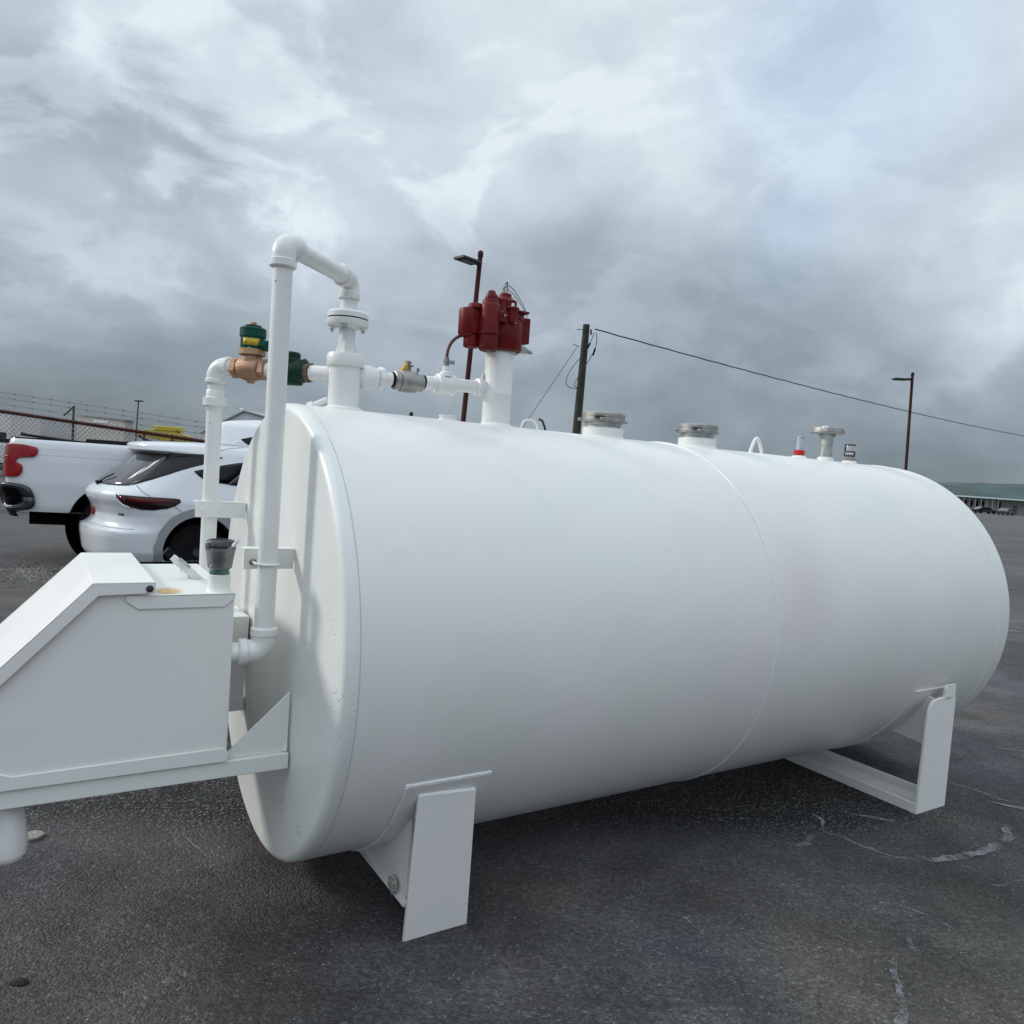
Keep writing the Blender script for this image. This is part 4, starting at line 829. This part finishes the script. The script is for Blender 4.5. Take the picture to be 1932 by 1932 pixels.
# --- white pickup
def make_pickup():
    t = empty('pickup_truck', (-6.50, 10.05, .07), .33, 1.045); tag(t, 'white pickup truck with black bed rail parked before the fence at far left', 'pickup')
    WX, WZ = 1.22, .42
    bd = Body([(.5, .10), (.62, .04), (.8, .0), (1.2, .0), (1.40, .03)], [(.5, 5.6), (.8, 5.75), (1.05, 5.72), (1.15, 5.6), (1.2, 5.5)], [(.5, .93), (.62, .97), (.9, .99), (1.15, .985), (1.3, .97), (1.37, .955), (1.40, .93)], .22, .5, 3.2)
    bd.build('body', lin(.56, 1.22, 30), CARW, t, holes=[(WX, WZ, .51), (4.6, WZ, .51)], angle=50)
    bed = Body(bd.xr, [(1.2, 2.12), (1.4, 2.12)], bd.w, .22, .05, 3.2)
    bed.build('bed_side', [1.222, 1.27, 1.31, 1.35, 1.375, 1.39, 1.398], CARW, t, angle=50)
    bed.build('bed_rail', [1.3985, 1.408, 1.414], BLKPL, t)
    cab_ = Body([(1.2, 2.16), (1.6, 2.2), (1.78, 2.30), (1.82, 2.42), (1.85, 2.7)], [(1.2, 4.5), (1.45, 4.2), (1.75, 3.7), (1.9, 3.3)], [(1.2, .96), (1.4, .92), (1.65, .80), (1.74, .75), (1.80, .66), (1.85, .45)], .14, .2, 3)
    cab_.build('cab', [1.222, 1.3, 1.4, 1.5, 1.6, 1.66, 1.70, 1.74, 1.77, 1.79, 1.81, 1.83, 1.845, 1.852], CARW, t, angle=50)
    cab_.patch_x('side_window', GLASSD, t, [(2.60, 1.40, 1.58), (2.9, 1.38, 1.68), (3.2, 1.36, 1.67)]); cab_.patch_x('side_window', GLASSD, t, [(3.27, 1.35, 1.66), (3.6, 1.34, 1.60), (3.9, 1.34, 1.46)])
    cab_.patch('back_window', GLASSD, t, [(q_, 1.46, 1.72) for q_ in lin(-.75, .75, 12)])
    cab_.patch('brake_lamp', LAMPR, t, [(q_, 1.745, 1.79) for q_ in lin(-.3, .3, 6)], off=.02)
    for x in (WX, 4.6):
        q = B(); q.lathe([(.52, 0), (.52, .42)], (x, -.93, WZ), (0, 1, 0), 40)
        for f in [f for f in q.bm.faces if len(f.verts) > 10 and f.calc_center_median().y < -.9]: q.bm.faces.remove(f)
        q.build('wheel_well', VOID, t); arch(bd, t, x, WZ, .495, .56, CARW, zmin=.57)
        make_wheel(t, x, -.80, .40, -1, .27); make_wheel(t, x, .80, .40, 1, .27)
    # tail lamp, wrapping the corner
    b = B(); rows = []
    for z, a0, a1 in ((.955, .66, .96), (.97, .56, 1.01), (1.01, .48, 1.04), (1.07, .45, 1.045), (1.10, .45, 1.03), (1.125, .46, .99), (1.155, .46, .98), (1.18, .44, 1.01), (1.195, .40, 1.15), (1.23, .38, 1.18), (1.28, .38, 1.18), (1.31, .40, 1.15), (1.33, .48, 1.02)):
        rows.append([bd.pt(a0 + (a1 - a0) * i / 10, z, .008) for i in range(11)])
    b.grid(rows); tl_ = b.build('tail_lamp', LAMPR, t, solid=.02, bevel=.004)
    b = B(); b.grid([[bd.pt(q_, z, .030) for q_ in lin(.47, .66, 5)] for z in (1.118, 1.138)]); b.build('reversing_lens', mat('clear_lens', (.6, .6, .6), .15), tl_, solid=.003)
    b = B(); b.grid([[bd.pt(q_, z, .030) for q_ in lin(.55, .84, 5)] for z in (1.185, 1.20)]); b.build('lens_highlight', mat('pink_lens', (.45, .12, .10), .15), tl_, solid=.003)
    b = B(); b.grid([[bd.pt(q_, z, .0035) for q_ in lin(.95, 1.9, 12)] for z in (1.3, 1.302)]); b.build('body_crease', CARW, t, solid=.001)
    # dark corner bumper with recess
    q = B()
    for r0_, r1_, d0_, d1_ in ((1.0, .80, .035, .06), (.80, .62, .06, .02)):
        rows = []
        for i in range(25):
            a = 2 * math.pi * i / 24; cx_, cz_ = math.cos(a), math.sin(a); ce = abs(cx_) ** .55 * (1 if cx_ > 0 else -1); se = abs(cz_) ** .6 * (1 if cz_ > 0 else -1)
            rr_ = []
            for r_, d_ in ((r0_, d0_), (r1_, d1_)):
                p_ = bd.pt(.80 + .36 * ce * r_, max(.56, .73 + .155 * se * r_), d_); rr_.append(p_)
            rows.append(rr_)
        q.grid(rows)
    q.build('bumper_step', mat('grey_black_bumper', (.05, .055, .06), .3, .4), t, solid=.01)
    q = B(); rows = [[bd.pt(.80 + .36 * .62 * (abs(math.cos(a)) ** .55) * (1 if math.cos(a) > 0 else -1) * r_, .73 + .155 * .62 * r_ * (abs(math.sin(a)) ** .6) * (1 if math.sin(a) > 0 else -1), .015) for r_ in (.02, .5, 1)] for a in lin(0, 2 * math.pi, 24)]
    q.grid(rows); q.build('bumper_recess', VOID, t, solid=.004)
    bd.patch('bumper', BLKPL, t, [(q_, .50, .60) for q_ in lin(-.9, .9, 14)], off=.05)
    q = B(); q.bx((.3, -.80, .40), (5.2, .80, .56)); q.build('chassis', VOID, t)
    q = B()
    q.box((1.3, .3, 1.43), (1.2, .5, .05)); q.build('bed_load', BLKPL, t, bevel=.01)
make_pickup()
# dark rods and lump lying over the bed: a folded rack
q = B(); q.box((-7.9, 11.0, 1.545), (.9, .25, .13), Matrix.Rotation(.25, 3, 'Z')); q.box((-7.2, 11.1, 1.49), (.7, .2, .06), Matrix.Rotation(.25, 3, 'Z'))
q.cyl((-7.2, 11.1, 1.60), (-5.2, 11.6, 1.44), .022, seg=8); q.cyl((-7.2, 11.1, 1.62), (-6.3, 11.3, 1.42), .014, seg=8)
tag(q.build('ladder_rack', BLKPL, None, bevel=.01), 'black folded rack with a long rod resting over the pickup bed', 'rack')

# ================================================================== fence
FD = 16.2; KF = FD / 13.5
def fz(x13, z13): return V((x13 * KF, FD, 1.5 + (z13 - 1.5) * KF))
def fence():
    t = empty('chain_link_fence', (-11, FD, 0)); tag(t, 'chain link fence with rusty top rail and three barbed wires behind the parked vehicles', 'fence')
    inv = V((11, -FD, 0))
    A, Bp = V((-15.0, 0, 0)), V((-3.5, 0, 0))
    def top(x): return fz(0, 0).z * 0 + 1.5 + ((2.0 + (x / KF + 9.14) * (1.71 - 2.0) / 3.62) - 1.5) * KF
    q = B(); q.tube([V((x, FD, top(x))) + inv for x in lin(-15, -3.5, 20)], .036, 8); q.build('top_rail', RUST, t)
    for dz in (.155, .29, .40):
        q = B(); pts = [V((x, FD - .12, top(x) + dz)) + inv for x in lin(-15, -3.5, 60)]; q.tube(pts, .0045, 5)
        for i in range(1, 60, 2):
            p = pts[i]; q.cyl(p + V((-.015, 0, -.014)), p + V((.015, 0, .016)), .0055, seg=5); q.cyl(p + V((.015, 0, -.016)), p + V((-.015, 0, .014)), .0055, seg=5)
        q.build('barbed_wire', GALVW, t)
    for x in (-14.3, -11.9, -9.42, -7.9, -7.3, -4.9):
        q = B(); tall = .34 if x in (-9.42, -4.9, -14.3) else .05; q.cyl(V((x, FD + .02, 0)) + inv, V((x, FD + .02, top(x) + tall)) + inv, .022, seg=10)
        if tall > .1: q.cyl(V((x, FD + .02, top(x) + tall)) + inv, V((x - .14, FD - .1, top(x) + .12)) + inv, .022, seg=8)
        q.build('post', DARKST, t)
    q = B(); cell = .105; r_ = .0048; H_ = 1.9
    x = -15.0
    while x < -3.5 + H_:
        for sg in (1, -1):
            # wire going down from the top rail
            x0 = x; z0 = top(x0) + .07; x1 = x0 + sg * z0; z1 = 0.05
            if x1 > -3.5: f_ = (-3.5 - x0) / (x1 - x0); 
            else: f_ = 1
            if x1 < -15: f_ = min(f_, (-15 - x0) / (x1 - x0))
            if x0 <= -3.5 and f_ > .01:
                q.cyl(V((x0, FD + (.003 * sg), z0)) + inv, V((x0 + (x1 - x0) * f_, FD + .003 * sg, z0 + (z1 - z0) * f_)) + inv, r_, seg=4)
        x += cell
    q.build('wire_mesh', GALVW, t)
fence()

# ================================================================== poles
def lamp_pole(x, y, h, lean, armdir, arm, tilt, label):
    t = empty('lamp_post', (x, y, 0)); tag(t, label, 'lamp post', 'rust red lamp posts around the yard')
    top = V((lean, 0, h)); q = B(); q.cyl((0, 0, 0), top, .068, .058, 14); q.lathe([(.06, 0), (.07, .02), (.07, .1), (.05, .15), (0, .17)], top - V((0, 0, .02)), seg=14); q.build('pole', RUST, t)
    d = V(armdir).normalized(); q = B(); a0 = top - V((0, 0, .18)); q.box(a0 + d * arm * .3, (arm * .6, .07, .10), Matrix.Rotation(math.atan2(d.y, d.x), 3, 'Z')); q.build('arm', RUST, t)
    q = B(); rot = Matrix.Rotation(math.atan2(d.y, d.x), 3, 'Z') @ Matrix.Rotation(tilt, 3, 'X'); q.box(a0 + d * (arm * .6 + .26) - V((0, 0, .02)), (.60, .36, .07), rot); hd = q.build('lamp_head', mat('dark_lamp_housing', (.02, .025, .024), .5), t, bevel=.015)
    q = B(); q.box(a0 + d * (arm * .6 + .28) - V((0, 0, .062)), (.36, .25, .012), rot); q.build('lens', mat('lamp_lens', (.10, .12, .12), .3), hd)
lamp_pole(-1.47, 19, 6.78, .27, (-.8, -.9, 0), .28, 0, 'rust red lamp post behind the red pump head')
lamp_pole(17.40, 34, 7.05, -.15, (-1, 0, 0), .45, 0, 'rust red lamp post rising behind the far right end of the tank')
t = empty('lamp_post', (-24.95, 50, 0)); tag(t, 'thin dark lamp post beyond the fence, beside the beige shed', 'lamp post')
q = B(); q.cyl((0, 0, 0), (.12, 0, 4.6), .055, .045, 8); q.build('pole', DARKST, t)
q = B(); q.box((.15, 0, 4.62), (.45, .3, .08)); q.build('lamp_head', DARKST, t)

# timber utility pole
t = empty('utility_pole', (1.80, 24, 0)); tag(t, 'weathered timber utility pole with hanging cable loops behind the tank', 'utility pole')
q = B(); q.tube([(0, 0, 0), (.03, 0, 2.0), (.07, 0, 4.0), (.12, 0, 6.30)], [.155, .14, .125, .105], 16); q.build('pole', WOOD, t)
q = B(); q.box((.02, -.08, 6.12), (.40, .02, .02)); q.cyl((.27, -.1, 5.98), (.27, -.1, 6.14), .03, seg=8); q.box((-.16, -.12, 5.62), (.22, .02, .02), Matrix.Rotation(.35, 3, 'Y')); q.build('bracket', DARKST, t)
def bez(p, n=14):
    p = [V(a) for a in p]; o = []
    for i in range(n + 1):
        u = i / n; qs = p
        while len(qs) > 1: qs = [a.lerp(b_, u) for a, b_ in zip(qs, qs[1:])]
        o.append(qs[0])
    return o
q = B(); q.tube(bez([(.38, -.15, 6.04), (.30, -.15, 6.0), (.30, -.15, 5.6), (.14, -.16, 5.45)]), .011, 6)
q.tube(bez([(.44, -.15, 6.04), (.42, -.15, 5.9), (.60, -.15, 5.65), (.30, -.15, 5.3), (.02, -.16, 4.75)]), .011, 6)
q.tube(bez([(0, -.16, 5.25), (-.25, -.15, 4.95), (-.55, -.15, 4.5), (-.55, -.15, 4.25), (-.1, -.15, 4.25), (-.02, -.16, 4.32)]), .011, 6)
q.tube(bez([(.02, -.16, 4.75), (-.10, -.15, 4.5), (-.25, -.15, 4.35), (-.02, -.16, 4.32)]), .011, 6); q.build('cable_loop', WIRE, t)
q = B(); q.cyl((.26, -.15, 5.72), (.19, -.15, 5.56), .03, seg=8); q.cyl((.43, -.15, 5.56), (.37, -.15, 5.34), .03, seg=8); q.build('splice', BLACK, t)
# guy wire
q = B(); q.cyl((1.66, 23.85, 5.55), (-1.6, 23.8, 0), .010, seg=5); q.tube([(0.62, 23.5, 3.25), (.74, 23.5, 3.2), (.83, 23.5, 3.0), (.86, 23.5, 2.85)], .035, 6)
tag(q.build('guy_wire', WIRE), 'thin guy wire slanting down to the left of the timber pole', 'guy wire')
# overhead cable
q = B(); pts = []
a_, b_ = V((2.20, 24, 6.18)), V((38.4, 56.5, 6.75))
for i in range(91):
    u = i / 90; p_ = a_.lerp(b_, u); p_.z -= 1.05 * 4 * u * (1 - u) * .25; p_.z += .008 * math.sin(i * 2.1); pts.append(p_)
q.tube(pts, .021, 6); tag(q.build('overhead_cable', WIRE), 'twisted overhead cable sagging from the timber pole to the right', 'cable')

# ================================================================== buildings beyond the fence
def corrug(name, base, scale=9):
    m = bpy.data.materials.new(name); m.use_nodes = True; t = m.node_tree; b = t.nodes['Principled BSDF']; b.inputs['Base Color'].default_value = (*base, 1); b.inputs['Roughness'].default_value = .6
    tcn = t.nodes.new('ShaderNodeTexCoord'); wv = t.nodes.new('ShaderNodeTexWave'); wv.inputs['Scale'].default_value = scale; wv.bands_direction = 'X'; t.links.new(tcn.outputs['Object'], wv.inputs['Vector'])
    r = t.nodes.new('ShaderNodeValToRGB'); r.color_ramp.elements[0].color = tuple(c * .72 for c in base) + (1,); r.color_ramp.elements[1].color = (*base, 1); r.color_ramp.elements[1].position = .3; t.links.new(wv.outputs['Fac'], r.inputs[0]); t.links.new(r.outputs[0], b.inputs['Base Color'])
    bp = t.nodes.new('ShaderNodeBump'); bp.inputs['Strength'].default_value = .5; bp.inputs['Distance'].default_value = .03; t.links.new(wv.outputs['Fac'], bp.inputs['Height']); t.links.new(bp.outputs[0], b.inputs['Normal']); return m
BEIGE = corrug('beige_metal_wall', (.66, .60, .54), 2.5)
t = empty('shed', (-21.8, 40, 0)); tag(t, 'small beige metal shed beyond the fence with a flat roof', 'shed')
q = B(); q.bx((-1.26, 0, 0), (1.26, .9, 3.0)); q.build('wall', BEIGE, t)
q = B(); q.prism([(-1.4, -.1, 3.07), (1.4, -.1, 2.95), (1.4, -.1, 3.02), (-1.4, -.1, 3.15)], (0, 1.1, 0)); q.build('roof', mat('beige_trim', (.45, .42, .38), .6), t)
q = B(); q.bx((-.35, -.05, 2.72), (.4, -.003, 2.86)); q.build('wall_vent', PAPER, t)
q = B(); q.bx((-4.0, 0, .9), (4.0, 2.4, 3.25)); q.bx((-4.0, -.02, .9), (-3.9, 0, 3.25))
t = empty('container', (-29.0, 37.0, 0)); tag(t, 'pale box container behind the fence at the far left edge', 'container'); o = q.build('box', mat('white_panel', (.62, .60, .58), .6, var=.1, vscale=2), t, bevel=.03); o.location = (.45, 0, -.52)
q = B()
for x in (-3.4, 3.4):
    for y in (.3, 2.1): q.bx((x - .1, y - .1, 0), (x + .1, y + .1, .4))
q.build('skid_leg', DARKST, t).location = (.45, 0, 0)
# long pale trailer bed behind the mesh
q = B(); q.bx((-24.4, 31, .75), (-16.9, 33.2, 1.32)); tt = tag(q.build('flatbed_trailer', mat('pale_trailer', (.55, .57, .60), .6, var=.15, vscale=1), bevel=.02), 'long pale trailer deck standing behind the chain link fence', 'trailer')
q = B()
for x in (-23.2, -22.1, -18.2): q.lathe([(.3, -.12), (.38, -.1), (.38, .1), (.3, .12)], (x, 30.95, .38), (0, 1, 0), 20)
q.build('wheels', BLACK, tt)
# gable shed
t = empty('gable_building', (-32.3, 90, 0)); tag(t, 'grey corrugated gable building beyond the white pickup cab', 'building')
q = B(); q.prism([(-4.6, 0, 0), (4.6, 0, 0), (4.6, 0, 5.75), (.15, 0, 6.68), (-4.6, 0, 3.95)], (0, 22, 0)); q.build('wall', corrug('grey_corrugated', (.66, .68, .70), 1.6), t)
q = B(); q.prism([(-5.0, -.4, 3.78), (.15, -.4, 6.76), (5.0, -.4, 5.74), (5.0, -.4, 5.92), (.15, -.4, 6.95), (-5.0, -.4, 4.0)], (0, 23, 0)); q.build('roof', mat('grey_roof', (.5, .52, .54), .5), t)
q = B(); q.lathe([(.2, 0), (.2, .18), (0, .26)], (-.1, -.2, 6.85), seg=12); q.build('ridge_vent', PAPER, t)
q = B(); q.lathe([(.4, 0), (.5, .3), (.3, .7), (0, .8)], (4.2, -.5, 5.55), seg=10); q.build('gutter_box', mat('dark_green_box', (.02, .05, .03), .7), t)
# yellow boom
t = empty('crane_boom', (-14.2, 30, 0)); tag(t, 'yellow tapered crane boom lying low beyond the fence', 'crane')
YB = mat('yellow_machine_paint', (.42, .33, .02), .5, var=.3, vscale=3)
q = B(); q.prism([(-.86, 0, 2.19), (-.3, 0, 2.30), (.75, 0, 2.28), (1.3, 0, 2.12), (1.3, 0, 1.78), (.75, 0, 1.80), (-.80, 0, 2.08)], (0, .5, 0)); q.build('boom', YB, t, bevel=.02)
q = B(); q.bx((-.05, -.02, 2.285), (.95, .5, 2.46)); q.build('boom_head', mat('bright_yellow', (.55, .42, .02), .5), t, bevel=.02)
q = B(); q.cyl((-.75, .2, 2.02), (.5, .2, 1.5), .05, seg=8); q.build('strut', DARKST, t)
q = B(); q.bx((.72, -.3, 1.2), (.82, .2, 1.92)); q.bx((1.0, -.3, 1.2), (1.2, .3, 1.9)); q.bx((-.6, .1, 0), (1.6, .7, 1.3)); q.build('chassis', mat('rusty_chassis', (.12, .06, .04), .8), t)
q = B()
for k in range(5): q.bx((1.25, -.35, 1.48 + k * .09), (1.85, -.3, 1.53 + k * .09))
q.bx((1.3, -.3, 0), (1.8, .2, 1.45)); q.build('slatted_grille', mat('grey_slats', (.3, .3, .28), .7), t)
q = B(); q.lathe([(.75, 0), (.7, .25), (.45, .5), (0, .62)], (-11.75, 31, 1.30), seg=24, squash=(1, 1)); q.bx((-12.4, 30.6, 0), (-11.1, 31.8, 1.3))
tag(q.build('white_tent', PAPER, bevel=.02), 'small white domed cover just left of the thin return pipe, beyond the fence', 'cover')
# rubble heap
def heap(name, x, y, rx, ry, h, m, label, cat):
    rnd = random.Random(int(x * 10)); b = B(); vs = b.grid([[V((x + rx * (j / 20 - .5) * 2, y + ry * (i / 10 - .5) * 2, max(0, h * (1 - ((j / 20 - .5) * 2) ** 2) * (1 - ((i / 10 - .5) * 2) ** 2) * rnd.uniform(.75, 1.15)))) for j in range(21)] for i in range(11)])
    return tag(b.build(name, m, smooth=False), label, cat)
heap('rubble_heap', -13.2, 28, 2.2, 1.2, 1.55, mat('grey_rubble', (.13, .13, .12), .95, var=.6, vscale=4, bump=1, bscale=8), 'low grey rubble heap under the yellow boom', 'rubble')

# ================================================================== right background
HILL = mat('hazy_hill_vegetation', (.052, .084, .080), .95, var=.35, vscale=.01)
b = B(); rows = []; rnd = random.Random(4)
def hh(x):
    t_ = (x - 640) / 900; base_ = 40 + 4 * math.sin(x * .009) + 24 * max(0, (x - 880) / 330) ** 1.15
    return max(0, base_ * min(1, max(0, t_ * 5)))
for i in range(15):
    y = 1350 + i * 60; f_ = math.sin(math.pi * min(1, (i + .01) / 8)) if i < 4 else 1 - max(0, (i - 7)) / 8
    rows.append([V((x, y + 40 * math.sin(x * .01), -1 + hh(x) * max(0, f_) * (1 + .05 * math.sin(x * .05 + i) + rnd.uniform(-.03, .03)))) for x in lin(600, 2600, 120)])
b.grid(rows); tag(b.build('hills', HILL), 'low dark blue green hills on the right horizon', kind='structure')
t = empty('long_building', (106, 170, 0)); tag(t, 'long low pale building with a columned veranda and white roof edge at the right horizon', 'building')
GREYP = mat('weathered_white_post', (.36, .35, .33), .7)
WALL = mat('cream_wall', (.34, .35, .32), .8, var=.1, vscale=.4)
q = B(); q.bx((-9, 2.6, 0), (26, 10, 3.35)); q.build('wall', WALL, t)
q = B(); q.prism([(-9.5, -.6, 3.3), (5, -.6, 3.3), (26.5, -.6, 3.3), (26.5, -.6, 3.58), (-9.5, -.6, 3.58)], (0, 11.5, 0)); q.build('roof', mat('pale_fascia', (.72, .84, .84), .6), t)
for i in range(9):
    q = B(); x = -8.4 + i * 1.28; q.bx((x - .07, -.2, 0), (x + .07, 0, 3.3)); q.build('veranda_post', GREYP, t)
q = B(); q.bx((-9, -.12, .95), (2.0, -.08, 1.05)); q.bx((-9, -.12, .1), (2.0, -.08, .2)); q.build('veranda_rail', GREYP, t)
for i in range(7):
    q = B(); x = -7.8 + i * 1.3; q.bx((x - .32, 2.52, 1.2), (x + .32, 2.597, 2.7)); q.build('window', GLASSD, t)
q = B(); q.bx((3.4, 2.5, .2), (4.2, 2.597, 2.8)); q.build('door', BLKPL, t)
q = B(); q.bx((7.0, 2.5, 0), (7.9, 2.597, 2.1)); q.build('door', mat('green_grey_door', (.12, .15, .14), .7), t)
# extension wing
def far_car(x, y, rz, m, label):
    t = empty('parked_car', (x, y, 0), rz); tag(t, label, 'car', 'dark cars parked before the long building')
    q = B(); q.prism([(-2.2, -.85, .3), (2.2, -.85, .3), (2.25, -.85, .7), (1.3, -.85, .9), (.6, -.85, 1.38), (-1.0, -.85, 1.42), (-1.9, -.85, .95), (-2.25, -.85, .85)], (0, 1.7, 0)); q.build('body', m, t, bevel=.06)
    q = B(); q.prism([(-1.5, -.86, .95), (1.1, -.86, .93), (.52, -.86, 1.30), (-.95, -.86, 1.34)], (0, -.006, 0)); q.build('side_window', GLASSD, t)
    for xx in (-1.4, 1.4):
        for yy in (-.8, .8): q = B(); q.lathe([(.2, -.1), (.32, -.09), (.32, .09), (.2, .1)], (xx, yy, .32), (0, 1, 0), 16); q.build('wheel', BLACK, t)
BLKCAR = mat('black_car_paint', (.012, .013, .016), .25, coat=.6)
far_car(98.9, 160, .05, BLKCAR, 'black car parked before the veranda, the one nearest the tank')
far_car(99.4, 154, .75, mat('dark_grey_car_paint', (.03, .03, .035), .3, coat=.6), 'dark car parked askew before the long building, right of the black one')
t = empty('pale_van', (119.5, 165, 0)); tag(t, 'pale grey van at the right edge before the long building', 'van')
q = B(); q.prism([(-2.4, -.95, .35), (2.4, -.95, .35), (2.4, -.95, 1.1), (1.7, -.95, 2.1), (-2.4, -.95, 2.2)], (0, 1.9, 0)); q.build('body', mat('pale_grey_paint', (.30, .29, .28), .5), t, bevel=.08)
for xx in (-1.5, 1.5):
    q = B(); q.lathe([(.2, -.1), (.34, -.09), (.34, .09), (.2, .1)], (xx, -.9, .34), (0, 1, 0), 16); q.build('wheel', BLACK, t)
